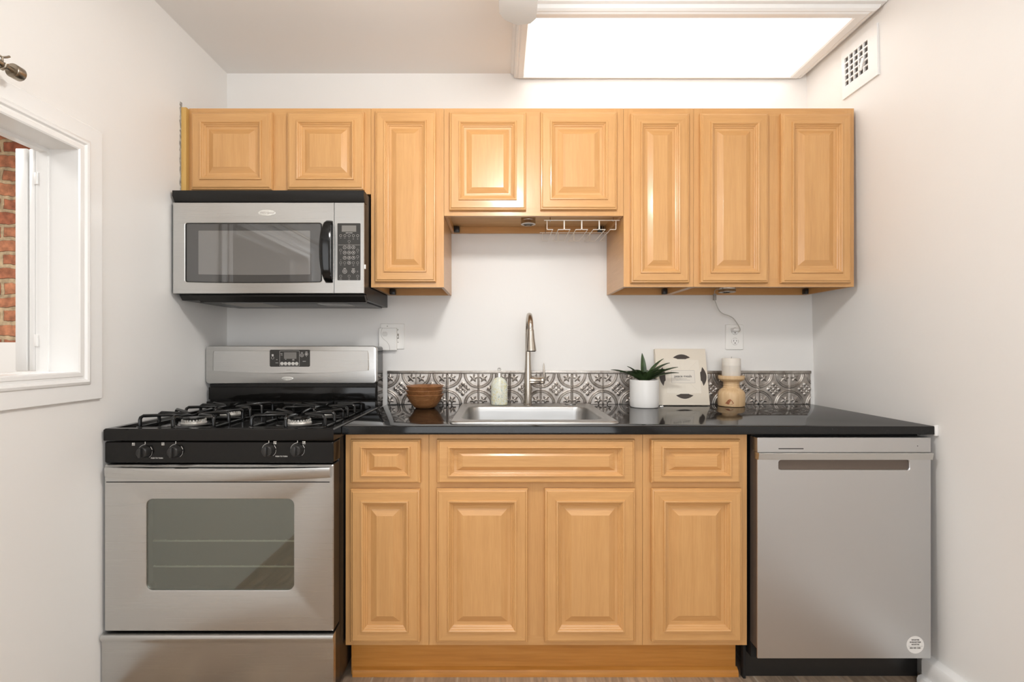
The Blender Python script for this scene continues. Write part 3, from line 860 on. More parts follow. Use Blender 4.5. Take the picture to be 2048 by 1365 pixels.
# control panel and knobs
CPF = RF + .001
zc1, zc0 = wz(884, CPF), wz(927, CPF)
slab(MB(), RX0_ + .001, RX1_ - .001, zc0, zc1, .006, -.66, CPF, .003).build('control_panel', M['black_enamel'], t)
mk = MB()
for i, (kx, ky, ix, iy) in enumerate(((281.5, 906.5, 267, 889), (343.5, 905.5, 326, 888.5), (532, 903.5, 550, 886), (590, 903, 608, 886))):
    X, Z = wx(kx, CPF - .02), wz(ky, CPF - .02)
    kb = MB().lathe([(.0195, 0), (.0205, -.002), (.0195, -.006), (.0175, -.016), (.0165, -.019), (.0150, -.0205), (.0005, -.021)], (X, CPF, Z), 36, 'y')
    kn = kb.build('knob', M['black_plastic'], t, 40)
    MB().box(X - .0045, X + .0045, CPF - .029, CPF - .0205, Z - .0155, Z + .0155, .002).build('grip', M['black_plastic'], kn)
    mk.box(X - .0012, X + .0006, CPF - .0006, CPF, Z + .0235, Z + .0315)
    def arc(a0, a1, r, w=.0009):
        n_ = 14; o_ = []; i_ = []
        for k in range(n_ + 1):
            a = math.radians(a0 + (a1 - a0) * k / n_); o_.append((X + (r + w) * math.cos(a), Z + (r + w) * math.sin(a))); i_.append((X + r * math.cos(a), Z + r * math.sin(a)))
        for k in range(n_):
            poly4 = [o_[k], o_[k + 1], i_[k + 1], i_[k]]
            mk.add([(x, CPF - .0006, z) for x, z in poly4], [(0, 1, 2, 3)])
    arc(92, 172, .0222); arc(-55, 5, .0222, .0007); arc(14, 42, .0222, .0016)
    IX, IZ = wx(ix, CPF), wz(iy, CPF); lit = {0: (-1, 1), 1: (-1, -1), 2: (1, -1), 3: (1, 1)}[i]
    for sx_ in (-1, 1):
        for sz_ in (-1, 1):
            c_ = (IX + sx_ * .0025, CPF - .0003, IZ + sz_ * .0025)
            if (sx_, sz_) == lit: mk.lathe([(.0023, 0), (.0023, -.0003), (.0001, -.0003)], c_, 12, 'y')
            else: mk.lathe([(.0023, 0), (.0023, -.0003), (.0013, -.0003), (.0013, 0)], c_, 12, 'y', cap0=False, cap1=False)
for px_, py_ in ((314, 917), (563, 913.5)): mk.text('PUSH TO TURN', wx(px_, CPF), wz(py_, CPF), CPF - .0003, .0055, bold=.0001)
mk.build('printed_marks', M['print'], t, 0)

# oven door
zd1, zd0 = wz(930, RF), wz(1264, RF)
W0, W1, V1, V0 = wx(293, RF), wx(587.5, RF), wz(999, RF), wz(1181, RF)
dx0, dx1 = RX0_ + .001, RX1_ - .001
od = MB()
fr_ = lambda x0, x1, z0, z1, r, y: rrect(x0, x1, z0, z1, r, y, 8)
od.loft([fr_(dx0, dx1, zd0, zd1, .004, RF + .055), fr_(dx0, dx1, zd0, zd1, .004, RF + .004), fr_(dx0 + .003, dx1 - .003, zd0 + .003, zd1 - .003, .004, RF),
         fr_(W0 - .004, W1 + .004, V0 - .004, V1 + .004, .024, RF), fr_(W0 - .001, W1 + .001, V0 - .001, V1 + .001, .021, RF + .0012), fr_(W0, W1, V0, V1, .020, RF + .006),
         fr_(W0, W1, V0, V1, .020, RF + .03)], cap0=False, cap1=False, mis=lambda r, s: 1 if r in (0, 5) else 0)
door = od.build('oven_door', [M['steel'], M['black_satin']], t, 30, label='brushed stainless oven door with rounded window')
slab(MB(), W0 - .002, W1 + .002, V0 - .002, V1 + .002, .020, RF + .007, RF + .004, .0003, 8).build('window_glass', M['oven_glass'], door)
cv = MB()
for a in ((dx0 + .06, W0 - .0, V0 - .04, V1 + .03),):
    pass
cav = (W0 - .04, W1 + .04, V0 - .03, V1 + .03)
cv.loft([rect4(*cav, RF + .06), rect4(*cav, -.16)], cap0=False)
cv.build('oven_cavity', M['oven_dark'], t, label='dark enamel oven interior')
for zz in (wz(1089, RF + .035), wz(1141, RF + .035)):
    r_ = MB()
    for k in range(15):
        xx = cav[0] + .02 + (cav[1] - cav[0] - .04) * k / 14
        r_.cyl((xx, RF + .062, zz + .002), (xx, -.18, zz + .002), .0016, n=6)
    for yy in (RF + .062, RF + .2, -.18): r_.cyl((cav[0] + .002, yy, zz), (cav[1] - .002, yy, zz), .0030, n=8)
    r_.build('oven_rack', M['rack'], t)
# bowed handle band
hb = MB(); secs = []
zh1 = wz(932.5, RF); n_ = 24
for k in range(n_ + 1):
    s_ = -1 + 2 * k / n_
    x = dx0 + .010 + (dx1 - dx0 - .018) * k / n_
    yo = RF - .012 - .018 * (1 - s_ * s_); zl = wz(957, RF) - .007 * (1 - s_ * s_) + .002
    secs.append([(x, RF + .001, zh1 - .002), (x, yo + .006, zh1), (x, yo + .001, zh1 - .003), (x, yo, zh1 - .008), (x, yo + .0015, zl + .008), (x, yo + .006, zl + .001), (x, yo + .012, zl), (x, RF + .001, zl + .006)])
hb.loft(secs); hb.build('handle', M['steel'], door, 40)
MB().box(dx0 + .008, dx1 - .012, RF - .0015, RF + .004, wz(965.5, RF), wz(964, RF)).build('trim_groove', M['dark'], door)
# storage drawer with rolled top lip
DF = RF - .004
zq = wz(1270, DF)
mb = MB(); x0, x1 = RX0_ - .003, RX1_ + .001
pf = [(DF + .020, .05), (DF + .004, .05), (DF, .055), (DF, zq - .030), (DF - .002, zq - .022), (DF - .007, zq - .016), (DF - .008, zq - .008), (DF - .004, zq - .001), (DF + .004, zq + .001), (DF + .020, zq + .001)]
MB().box(RX0_ + .002, RX1_ - .002, DF + .021, -.661, .05, zq - .002).build('drawer_box', M['black_satin'], t)
mb.loft([[(x0, y, z) for y, z in pf], [(x1, y, z) for y, z in pf]]); mb.build('storage_drawer', M['steel'], t, 40)
MB().box(RX0_ + .01, RX1_ - .01, -.68, -.66, zq + .001, wz(1264, RF)).build('drawer_gap', M['dark'], t)

# backguard
BGF = -.178
zb1, zb0 = wz(692.5, BGF), wz(768, BGF)
bx0_, bx1_ = wx(411, BGF), wx(753, BGF)
slab(MB(), bx0_ + .006, bx1_ - .001, ZR - .012, zb1 - .001, .012, -.06, BGF + .018, .004).build('backguard_body', M['black_enamel'], t, 40)
MB().box(bx0_ + .010, bx1_ - .006, BGF + .004, BGF + .03, wz(800, BGF), wz(775, BGF), .003).build('vent_trim', M['black_enamel'], t)
MB().box(bx0_ + .006, bx1_ - .003, BGF - .006, BGF + .03, ZR - .012, wz(803, BGF), .004).build('backguard_ledge', M['black_enamel'], t)
pan = MB()
o1 = []
zz0 = zb0
def bgring(ins, y):
    return [(x, y + .00 * z, z) for x, _, z in fr_(bx0_ + ins + .0, bx1_ - ins, zb0 + ins, zb1 - ins, max(.016 - ins, .002), 0)]
pan.loft([bgring(0, BGF + .022), bgring(0, BGF + .003), bgring(.002, BGF + .0005), bgring(.004, BGF)])
bp = pan.build('backguard_panel', M['steel'], t, 30, label='brushed stainless backguard panel')
# raised field with a drooping lower lip
pts = []; xa, xb = wx(426, BGF), wx(738, BGF)
for k in range(21):
    s_ = k / 20; x = xa + (xb - xa) * s_
    pts.append((x, wz(741.5, BGF) - .013 * (1 - (2 * s_ - 1) ** 2)))
pts += [(xb + .001, wz(735, BGF)), (xb, wz(708, BGF)), (xb - .004, wz(702, BGF)), (xa + .004, wz(702, BGF)), (xa, wz(708, BGF)), (xa - .001, wz(735, BGF))]
poly(MB(), pts, BGF + .002, BGF - .004, .0035).build('raised_field', M['steel'], bp, 25)
DY = BGF - .0042
E0, E1, E3, E2 = wx(539.5, DY), wx(620, DY), wz(700, DY), wz(734, DY)
dp = slab(MB(), E0, E1, E2, E3, .006, DY + .001, DY - .001, .0005).build('clock_display', M['panel_dark'], bp)
mk = MB(); DP = DY - .0012
def pp(zx, zy): return wx(525 + zx / 16.05, DP), wz(690 + zy / 16.05, DP)
def ringm(mb, X, Z, r, w, y, n=20, disc=False):
    if disc: mb.lathe([(r, .0002), (r, 0), (.0001, 0)], (X, y, Z), n, 'y')
    else: mb.lathe([(r, .0003), (r, 0), (r - w, 0), (r - w, .0003)], (X, y, Z), n, 'y', cap0=False, cap1=False)
(a0, b0_), (a1, b1_) = pp(550, 690), pp(1185, 195)
mk.loft([rrect(a0, a1, b0_, b1_, .003, DP), rrect(a0 + .0009, a1 - .0009, b0_ + .0009, b1_ - .0009, .0022, DP)], False, False)
for zx in (625, 740, 860, 980, 1095): ringm(mk, *pp(zx, 605), .0075, 0, DP, disc=True)
ringm(mk, *pp(1265, 335), .0080, .0012, DP); ringm(mk, *pp(1265, 335), .0035, .001, DP)
ringm(mk, *pp(1410, 300), .0068, .0012, DP); ringm(mk, *pp(1410, 300), .003, 0, DP, disc=True)
ringm(mk, *pp(325, 420), .0060, .0009, DP)
x_, z_ = pp(325, 335); mk.box(x_ - .004, x_ + .004, DP - .0001, DP + .0003, z_ - .004, z_ + .004)
for zx, zy, w_ in ((1265, 250, .009), (1410, 228, .009), (1410, 375, .003), (1340, 532, .014), (745, 470, .006), (990, 470, .009), (990, 498, .009), (440, 580, .006), (485, 580, .005), (460, 480, .006), (610, 285, .008), (615, 330, .008)):
    x_, z_ = pp(zx, zy); mk.box(x_ - w_ / 2, x_ + w_ / 2, DP - .0001, DP + .0002, z_ - .0008, z_ + .0008)
mk.build('display_print', M['print'], dp, 0)
mk = MB(); (a0, b0_), (a1, b1_) = pp(690, 450), pp(1090, 240)
mk.box(a0, a1, DP - .0001, DP + .0002, b0_, b1_); mk.build('display_window', M['lcd'], dp)


def badge(px, py, Y, w, h, parent):
    X, Z = wx(px, Y), wz(py, Y); n_ = 40
    ring = lambda s, y: [(X + w / 2 * s * math.cos(2 * math.pi * k / n_), y, Z + h / 2 * s * math.sin(2 * math.pi * k / n_)) for k in range(n_)]
    b_ = MB().loft([ring(1, Y + .001), ring(1, Y - .0012), ring(.93, Y - .0018)]).build('badge', M['badge'], parent, label='pale oval maker badge')
    m_ = MB().text('Whirlpool', X, Z, Y - .0019, h * .56, shear=.3, bold=.0001)
    n2 = 40
    for k in range(n2):                               # swoosh ring
        a, c = 2 * math.pi * k / n2, 2 * math.pi * (k + 1) / n2
        f = lambda a, r: (X - w * .02 + w * .20 * r * math.cos(a), Y - .00195, Z + h * .34 * r * math.sin(a + .4))
        if .6 < a < 5.4: m_.add([f(a, 1), f(c, 1), f(c, .94), f(a, .94)], [(0, 1, 2, 3)])
    m_.build('badge_lettering', M['ink_mid'], b_, 0)


badge(575, 757.5, BGF, .050, .0165, bp)
mb = MB().text('AccuBake', wx(578, DY), wz(740.5, DY) + .000, DY + .0001, .0052)
mb.build('panel_lettering', M['ink_mid'], bp, 0)
random.seed(11)

# ------------------------------------------------------------------ microwave
MX0, MX1 = -1.2735, -.5285
MF = -.40
t = thing('microwave', 'stainless over-the-range microwave with black handle, hung above the gas range', 'microwave', ((MX0 + MX1) / 2, -.01, 1.36))
mz1, mz0 = wz(405, MF), wz(587.5, MF)
yb_ = MF + .030
pf = [(-.004, wz(381.5, MF) - .001), (MF + .035, wz(381.5, MF) - .001), (MF + .035, mz0 - .004), (MF + .052, 1.356), (-.004, 1.356)]
MB().loft([[(MX0 + .004, y, z) for y, z in pf], [(MX1 - .001, y, z) for y, z in pf]]).build('housing', M['black_satin'], t)
pf = [(MF + .034, wz(381.5, MF)), (MF - .003, wz(381.5, MF)), (MF - .003, wz(392, MF)), (MF + .012, wz(404.0, MF)), (MF + .034, wz(404.0, MF))]
MB().loft([[(MX0, y, z) for y, z in pf], [(MX1 - .001 - .000, y, z) for y, z in pf]]).build('top_vent', M['black_satin'], t)
mb = MB()
pf = [(MF + .05, mz0 - .003), (MF + .012, mz0 - .003), (MF + .010, mz0 - .010), (MF + .032, wz(605, MF + .03)), (MF + .05, wz(605, MF + .03))]
mb.loft([[(MX0 + .055 + (.045 if i > 2 else 0), y, z) for i, (y, z) in enumerate(pf)], [(MX1 - .0 - .002, y, z) for y, z in pf]]); mb.build('bottom_lip', M['black_satin'], t)
u_ = MB().box(MX0 + .06, MX1 - .02, MF + .075, -.03, 1.350, 1.3565, .002).build('underside_plate', M['black_satin'], t)
mb = MB()
for k in range(26): mb.box(wx(470, -.2) + k * .0065, wx(470, -.2) + k * .0065 + .003, -.30, -.12, 1.3485, 1.3502)
mb.build('grease_filter', M['aluminium'], u_)
MB().box(wx(640, -.25), wx(700, -.25), -.30, -.16, 1.349, 1.3502, .0005).build('lamp_lens', M['lcd'], u_)
# door
md0, md1 = MX0, wx(668, MF)
w0, w1, v1, v0 = wx(373, MF), wx(641.5, MF), wz(448, MF), wz(563, MF)
def bowed(x0, x1, z0, z1, r, y, droop):
    out = []
    for x, yy, z in fr_(x0, x1, z0, z1, r, y):
        s_ = (x - (x0 + x1) / 2) / ((x1 - x0) / 2)
        if z < (z0 + z1) / 2: z -= droop * (1 - s_ * s_)
        out.append((x, yy, z))
    return out
def rdiv(pts, n=1):      # subdivide long edges so that curves can bow
    out = []
    for i, p in enumerate(pts):
        q = pts[(i + 1) % len(pts)]; out.append(p)
        d = math.hypot(q[0] - p[0], q[2] - p[2])
        if d > .04 or n > 1: pass
    return out
def frd(x0, x1, z0, z1, r, y, droop=0, n=8, m_=14):
    base = fr_(x0, x1, z0, z1, r, y); out = []
    k = n + 1
    for i, p in enumerate(base):
        out.append(p)
        if (i + 1) % k == 0:
            q = base[(i + 1) % len(base)]
            for j in range(1, m_): out.append(tuple(p[c] + (q[c] - p[c]) * j / m_ for c in range(3)))
    if droop:
        o2 = []
        for x, yy, z in out:
            s_ = (x - (x0 + x1) / 2) / ((x1 - x0) / 2)
            if z < (z0 + z1) / 2: z -= droop * (1 - s_ * s_)
            o2.append((x, yy, z))
        out = o2
    return out
dd = MB().loft([frd(md0, md1 - .0008, mz0, mz1, .002, yb_ + .005), frd(md0, md1 - .0008, mz0, mz1, .002, MF + .002), frd(md0 + .002, md1 - .0028, mz0 + .002, mz1 - .002, .002, MF),
                frd(w0 - .008, w1 + .006, v0 - .005, v1 + .006, .010, MF, .004), frd(w0 - .006, w1 + .004, v0 - .003, v1 + .004, .009, MF + .0015, .004), frd(w0, w1, v0, v1, .006, MF + .0016, .004), frd(w0, w1, v0, v1, .006, MF + .006, .004)], cap0=False, cap1=False, mis=lambda r, s: 1 if r in (0, 4, 5) else 0)
door = dd.build('microwave_door', [M['steel'], M['black_satin']], t, 25, label='brushed stainless microwave door with dark window')
MB().loft([frd(w0, w1, v0, v1, .006, MF + .007, .004), frd(w0, w1, v0, v1, .006, MF + .0012, .004)]).build('window_glass', M['mw_glass'], door)
s0, s1, r1, r0 = wx(396.5, MF), wx(620, MF), wz(461.5, MF), wz(549, MF)
MB().loft([frd(s0, s1, r0, r1, .003, MF + .0013, .002), frd(s0, s1, r0, r1, .003, MF + .0009, .002)]).build('mesh_screen', M['mw_screen'], door)
badge(534, 426, MF, .066, .0235, door)
# handle: flat-backed curved bar
hs = []
hy0, hy1 = wz(566, MF), wz(442, MF); n_ = 22
for k in range(n_ + 1):
    s_ = -1 + 2 * k / n_; z = hy0 + (hy1 - hy0) * k / n_
    yo = MF - .040 + .026 * s_ ** 4 if abs(s_) < .999 else MF - .006
    yi = MF - .024 if abs(s_) < .82 else MF + .001
    xl = wx(644.5 + 7.0 * s_ * s_, MF); xr = wx(667.0, MF)
    hs.append([(xl, yo + .006, z), (xl + .006, yo, z), (xr - .014, yo + .001, z), (xr - .002, yo + .008, z), (xr - .002, yi, z), (xl + .004, yi, z)])
MB().loft(hs).build('handle', M['black_enamel'], door, 40)
# control panel side
cp = slab(MB(), md1 + .0008, MX1 - .0005, mz0, mz1, .002, MF + .006, MF, .002).build('control_side', M['steel'], t, 30, label='brushed stainless control side')
MB().box(md1 + .001, MX1 - .001, MF + .0065, yb_ + .006, mz0 + .001, mz1 - .001).build('control_housing', M['black_satin'], t)
PY = MF - .0005
kp = slab(MB(), wx(674.8, MF), wx(721, MF), wz(561, MF), wz(446.8, MF), .003, MF + .001, PY, .0003).build('keypad', M['panel_dark'], cp)
def qq(zx, zy): return wx(640 + zx / 5.46, PY), wz(380 + zy / 5.46, PY)
mk = MB(); Q = PY - .0002
(a0, b0_), (a1, b1_) = qq(238, 458), qq(395, 389); MB().box(a0, a1, Q - .0001, PY, b0_, b1_).build('display_window', M['lcd'], kp)
for i_, (zx, zy) in enumerate([(x, y) for y in (629, 686, 742) for x in (270, 318, 364)] + [(318, 797)]):
    X, Z = qq(zx, zy); ringm(mk, X, Z, .0066, .0008, Q); mk.text('1234567890'[i_], X, Z, Q, .0065, shear=.2, bold=.0002)
for zx, zy, r_ in ((270, 890, .0085), (364, 890, .0068)):
    X, Z = qq(zx, zy); ringm(mk, X, Z, r_, .0009, Q); ringm(mk, X, Z, r_ * .45, .001, Q)
X, Z = qq(318, 471); mk.text('QUICK TOUCH', X, Z, Q, .0038, bold=.00008)
X, Z = qq(270, 859); mk.text('START', X, Z, Q, .0032, bold=.00008)
X, Z = qq(364, 862); mk.text('CANCEL', X, Z, Q, .0030, bold=.00008)
(a0, b0_), (a1, _b) = qq(200, 602), qq(437, 602); mk.box(a0, a1, Q - .0001, Q, b0_ - .0003, b0_ + .0003)
mk.build('keypad_print', M['print'], kp, 0)
mk = MB()
for zx in (226, 272, 318, 364, 411): ringm(mk, *qq(zx, 500), .0052, .0012, Q, 12)
for zx, zy in ((318, 563), (226, 660), (226, 797), (270, 797), (364, 797), (411, 660), (411, 730), (411, 797), (226, 943), (318, 943), (411, 943)): ringm(mk, *qq(zx, zy), .0050, .0009, Q, 14)
for zx, zy, w_ in [(226, 528, .006), (270, 528, .007), (317, 528, .004), (364, 528, .005), (411, 528, .005), (364, 539, .005), (411, 539, .005), (318, 590, .007), (226, 688, .004), (226, 700, .003), (411, 687, .005), (411, 755, .004),
                 (226, 765, .005), (226, 822, .005), (270, 822, .005), (364, 822, .005), (364, 832, .004), (411, 822, .006), (226, 968, .008), (226, 980, .010), (318, 968, .005), (318, 980, .007), (411, 968, .007), (411, 980, .005), (410, 887, .005), (410, 898, .005), (364, 917, .003)]:
    X, Z = qq(zx, zy); mk.box(X - w_ / 2, X + w_ / 2, Q - .0001, Q, Z - .0005, Z + .0005)
mk.build('keypad_symbols', M['print_dim'], kp, 0)
MB().box(MX1 - .0012, MX1 + .004, MF + .004, MF + .012, wz(538, MF), wz(529, MF), .0015).build('side_latch', M['white_plastic'], t, label='tiny white latch on the right side')

# ------------------------------------------------------------------ dishwasher
DWF = -.650
DX0, DX1 = wx(1515, DWF), wx(1862, DWF)
t = thing('dishwasher', 'satin stainless dishwasher with pocket handle and round sticker, under the counter right end', 'dishwasher', ((DX0 + DX1) / 2, -.3, 0))
zt_, zb_ = wz(876, DWF), wz(1318, DWF)
MB().box(DX0 + .004, DX1 - .004, -.60, -.02, .09, ZBT - .006).build('tub_body', M['dark'], t)
zl1, zl0 = wz(906, DWF), wz(920, DWF)
slab(MB(), DX0, DX1, zl1 + .0004, zt_, .002, DWF + .03, DWF, .0012).build('control_strip', M['steel_dw'], t)
mb = MB().box(wx(1557, DWF), wx(1607, DWF), DWF - .0003, DWF + .002, wz(899, DWF), wz(897.2, DWF))
mb.build('vent_slot', M['dark'], t)
MB().lathe([(.0016, 0), (.0016, -.0003), (.0001, -.0003)], (wx(1835, DWF), DWF, wz(892.5, DWF)), 12, 'y').build('indicator_lamp', M['dark'], t)
pk = (wx(1558, DWF), wx(1819, DWF), wz(941, DWF), wz(921, DWF))
mb = MB().loft([fr_(DX0, DX1, zb_, zl0, .002, DWF + .005), fr_(DX0, DX1, zb_, zl0, .002, DWF + .001), fr_(DX0 + .001, DX1 - .001, zb_ + .001, zl0 - .0002, .002, DWF),
                fr_(pk[0] - .0025, pk[1] + .0025, pk[2] - .0025, pk[3] + .001, .010, DWF), fr_(pk[0], pk[1], pk[2], pk[3], .008, DWF + .002), fr_(pk[0] + .002, pk[1] - .002, pk[2] + .002, pk[3], .007, DWF + .030)], cap0=False)
dwd = mb.build('door', M['steel_dw'], t, 30, label='satin stainless dishwasher door')
pf = [(DWF + .02, zl1), (DWF - .009, zl1), (DWF - .011, zl1 - .002), (DWF - .006, zl0 + .001), (DWF - .002, zl0), (DWF + .02, zl0)]
MB().loft([[(DX0, y, z) for y, z in pf], [(DX1, y, z) for y, z in pf]]).build('handle_lip', M['steel'], t)
MB().box(DX0 + .0008, DX1 - .0008, DWF + .006, -.60, zb_ + .03, zt_ - .002).build('inner_door', M['brown_side'], t, label='brown-grey edge of the dishwasher door')
MB().box(DX0 + .002, wx(1832, -.56) , -.565, -.545, .0, .115).build('toe_panel', M['black_plastic'], t)
MB().box(XB3 + .002, DX0 - .004, -.58, -.56, .0, ZBT - .004, .001).build('gap_shade', M['dark'], t)  # dark strip painted in for the shade in the gap beside the dishwasher
st = MB().lathe([(.0293, .0002), (.0293, -.0005), (.0001, -.0005)], (wx(1830.5, DWF), DWF, wz(1290.5, DWF)), 48, 'y').build('round_sticker', M['sticker'], t, label='round white registration sticker')
mk = MB(); X, Z = wx(1830.5, DWF), wz(1290.5, DWF)
for s_, dz, sz in (('REGISTER', .0165, .0062), ('ENREGISTRER', .0090, .0062), ('REGISTRE', .0012, .0062), ('800 000 3281', -.0107, .0068)): mk.text(s_, X, Z + dz, DWF - .0007, sz, bold=.00012)
mk.box(X - .024, X + .024, DWF - .0008, DWF - .0006, Z - .0045, Z - .0041)
mk.build('sticker_lettering', M['ink'], st, 0)

# ------------------------------------------------------------------ things on the counter
CT = ZCT + .0004
# wooden bowls, nested
BXc, BYc = -.333, -.135
labels = ['lowest and deepest of the three stacked round wooden bowls, resting on the counter', 'middle one of the three stacked round wooden bowls', 'topmost of the three stacked round wooden bowls']
zz = CT
ext = [(.040, 0), (.047, .004), (.0545, .012), (.061, .021), (.0672, .031), (.0735, .042), (.0790, .051), (.0845, .060)]
for i, (sc, lift) in enumerate(((1.0, 0), (.992, .0185), (.985, .037))):
    z0 = CT + lift
    inn = [(r - .0004, z + .0135) for r, z in ext if z < .047]
    prof = [(r * sc, z) for r, z in ext] + [(.0835 * sc, .0615), (.0800 * sc, .0610)] + [(r * sc, z) for r, z in reversed(inn[:-1])] + [(.0005, .0125)]
    o = MB().lathe(prof, (0, 0, 0), 56).build('wooden_bowl', M['acacia'], smooth=50)
    o.location = (BXc - (.002 if i == 1 else 0), BYc, z0)
    o.rotation_euler = (0, 0, 1.9 * i)
    tag(o, labels[i], 'bowl', 'stacked wooden bowls beside the sink')

# potted plant
PX, PYc, PR = .6475, -.108, .0635
t = thing('potted_plant', 'dark green strappy artificial plant in a plain white round pot', 'plant', (PX, PYc, CT))
ph = wz(761.5, -.17) - CT
MB().lathe([(.0565, 0), (.0605, .002), (.0625, .008), (PR, .03), (PR, ph - .002), (PR - .002, ph), (PR - .004, ph - .001), (PR - .005, ph - .012), (.0005, ph - .0125)], (PX, PYc, CT), 56).build('pot', M['white_gloss'], t, 40)
MB().lathe([(.058, 0), (.05, .004), (.02, .008), (.0005, .009)], (PX, PYc, CT + ph - .0118), 28).build('soil', M['soil'], t)
leaves = [  # azimuth (deg, 0=right, -90=towards viewer), start elevation, length, droop, width
    (100, 86, .132, .12, .021), (176, 34, .155, .55, .026), (190, 42, .125, .85, .026), (205, 52, .115, 1.15, .025), (160, 60, .10, .6, .022),
    (4, 52, .145, .62, .027), (-4, 36, .160, .45, .026), (-14, 30, .150, .55, .024), (12, 60, .14, .45, .024), (-35, 58, .11, 1.0, .024),
    (225, 60, .10, 1.0, .024), (250, 62, .09, 1.2, .022), (-60, 66, .09, .9, .022), (60, 55, .08, .6, .022), (130, 55, .08, .6, .022), (-20, 48, .125, .8, .02)]
for az, el, L_, dr, w_ in leaves:
    a = math.radians(az); e = math.radians(el)
    p = Vector((PX + .006 * math.cos(a), PYc + .006 * math.sin(a), CT + ph - .012)); mb = MB(); secs = []
    n_ = 14
    side = Vector((-math.sin(a), math.cos(a), 0))
    for k in range(n_ + 1):
        s_ = k / n_
        ww = w_ * .5 * (math.sin(math.pi * min(1, (.12 + .88 * s_)) ** .9) ** .75) if k < n_ else .0005
        ww = max(ww * 1.35, .0006)
        ee = e - dr * s_ ** 1.3
        fwd = Vector((math.cos(a) * math.cos(ee), math.sin(a) * math.cos(ee), math.sin(ee)))
        nrm = side.cross(fwd).normalized()
        if nrm.z < 0: nrm = -nrm
        keel = ww * .42
        secs.append([p - side * ww + nrm * keel, p - side * ww * .5 + nrm * keel * .35, p.copy(), p + side * ww * .5 + nrm * keel * .35, p + side * ww + nrm * keel,
                     p + side * ww * .5 + nrm * (keel * .35 - .0011), p - nrm * .0014, p - side * ww * .5 + nrm * (keel * .35 - .0011)])
        p = p + fwd * (L_ / n_)
    mb.loft(secs, mis=lambda r_, s_: 0)
    mb.build('leaf', [M['leaf'], M['leaf_back']], t, 60)

# small white tag lying by the pot
mb = MB().box(-.008, .008, -.004, .004, 0, .0065, .0015)
mb.cyl((.003, 0, .006), (.008, .001, .010), .0012, n=8)
o = mb.build('plastic_clip', M['white_plastic']); o.location = (wx(1323, -.12), -.12, CT); o.rotation_euler = (0, 0, .3)
tag(o, 'tiny white plastic clip lying between the plant pot and the book', 'clip')

# cookbook leaning on the wall
BW, BH, BT = .236, .262, .018
bk = thing('cookbook', 'cream cookbook with folded napkin cover leaning against the wall behind the plant', 'book', (wx(1368, -.07) , -.072, CT + .0042))
bk.rotation_euler = (math.radians(-11.5), 0, 0)
def bl(mb, name, m_, parent=bk, **k): return mb.build(name, m_, parent, local=True, **k)
cover = MB().box(-BW / 2, BW / 2, 0, .0025, 0, BH, .0008); cover.box(-BW / 2, BW / 2, BT - .0025, BT, 0, BH, .0008); cover.box(-BW / 2, -BW / 2 + .0025, 0, BT, 0, BH, .0008)
cv_ = bl(cover, 'cover', M['book'])
bl(MB().box(-BW / 2 + .0025, BW / 2 - .004, .0026, BT - .0026, .003, BH - .003), 'pages', M['paper'])
cxn, czn = .004, .132
def lens(side):
    P = []; L2, dd_ = .040, .0155
    for k in range(13):
        s_ = -1 + 2 * k / 12; P.append((L2 * s_, dd_ * (1 - s_ * s_)))
    P += [(.022, -.005), (.016, -.011), (-.016, -.011), (-.022, -.005)]
    r_ = {'t': 0, 'r': -90, 'b': 180, 'l': 90}[side]; a = math.radians(r_); off = {'t': (0, .088), 'r': (.092, 0), 'b': (.002, -.088), 'l': (-.092, 0)}[side]
    sc = 1.0 if side in 'tb' else 1.1
    return [(cxn + off[0] + sc * (x * math.cos(a) - z * math.sin(a)), czn + off[1] + sc * (x * math.sin(a) + z * math.cos(a))) for x, z in P]
for s_ in 'trbl': bl(poly(MB(), lens(s_), .0005, -.0004, .0001), 'plate_print', M['plate'], smooth=0)
nm = MB()
S_ = .079
nap = [(-S_, S_), (-.02, S_ + .002), (.02, S_ + .002), (S_, S_ * .96), (S_ + .002, .02), (S_ + .002, -.02), (S_, -S_), (.02, -S_ - .002), (-.02, -S_ - .002), (-S_, -S_), (-S_ - .002, -.02), (-S_ - .002, .02)]
poly(nm, [(cxn + x, czn + z) for x, z in nap], .0003, -.0007, .0004)
bl(nm, 'napkin_print', M['napkin'], smooth=0)
fm = MB()
for sx_, sz_ in ((1, 1), (1, -1), (-1, 1), (-1, -1)):
    fm.tube([(cxn + sx_ * .030, -.0007, czn + sz_ * .032), (cxn + sx_ * .072, -.0007, czn + sz_ * .074)], .0009, 6)
for k in (-.014, .014): fm.tube([(cxn + k, -.0006, czn + .074), (cxn + k * .4, -.0006, czn + .036)], .0006, 6); fm.tube([(cxn + k, -.0006, czn - .074), (cxn + k * .4, -.0006, czn - .036)], .0006, 6)
bl(fm, 'napkin_fold', M['napkin'])
lb = MB().box(cxn - .054, cxn + .054, -.0012, .0, czn - .031, czn + .028); lbo = bl(lb, 'title_label', M['label'], smooth=0)
tx = MB()
a = (cxn - .054, cxn + .054, czn - .031, czn + .028)
tx.loft([rect4(*a, -.0014), rect4(a[0] + .0008, a[1] - .0008, a[2] + .0008, a[3] - .0008, -.0014)], False, False)
bl(tx, 'label_border', M['ink_mid'], lbo, smooth=0)
tx = MB().text('peace meals', cxn, czn + .0005, -.0014, .0165, bold=.0001)
bl(tx, 'title_lettering', M['ink'], lbo, smooth=0)
tx = MB().box(cxn - .018, cxn + .018, -.0015, -.0012, czn - .0125, czn - .0115).box(cxn - .032, cxn + .032, -.0015, -.0012, czn - .0178, czn - .0168)
bl(tx, 'subtitle_lines', M['ink_mid'], lbo, smooth=0)

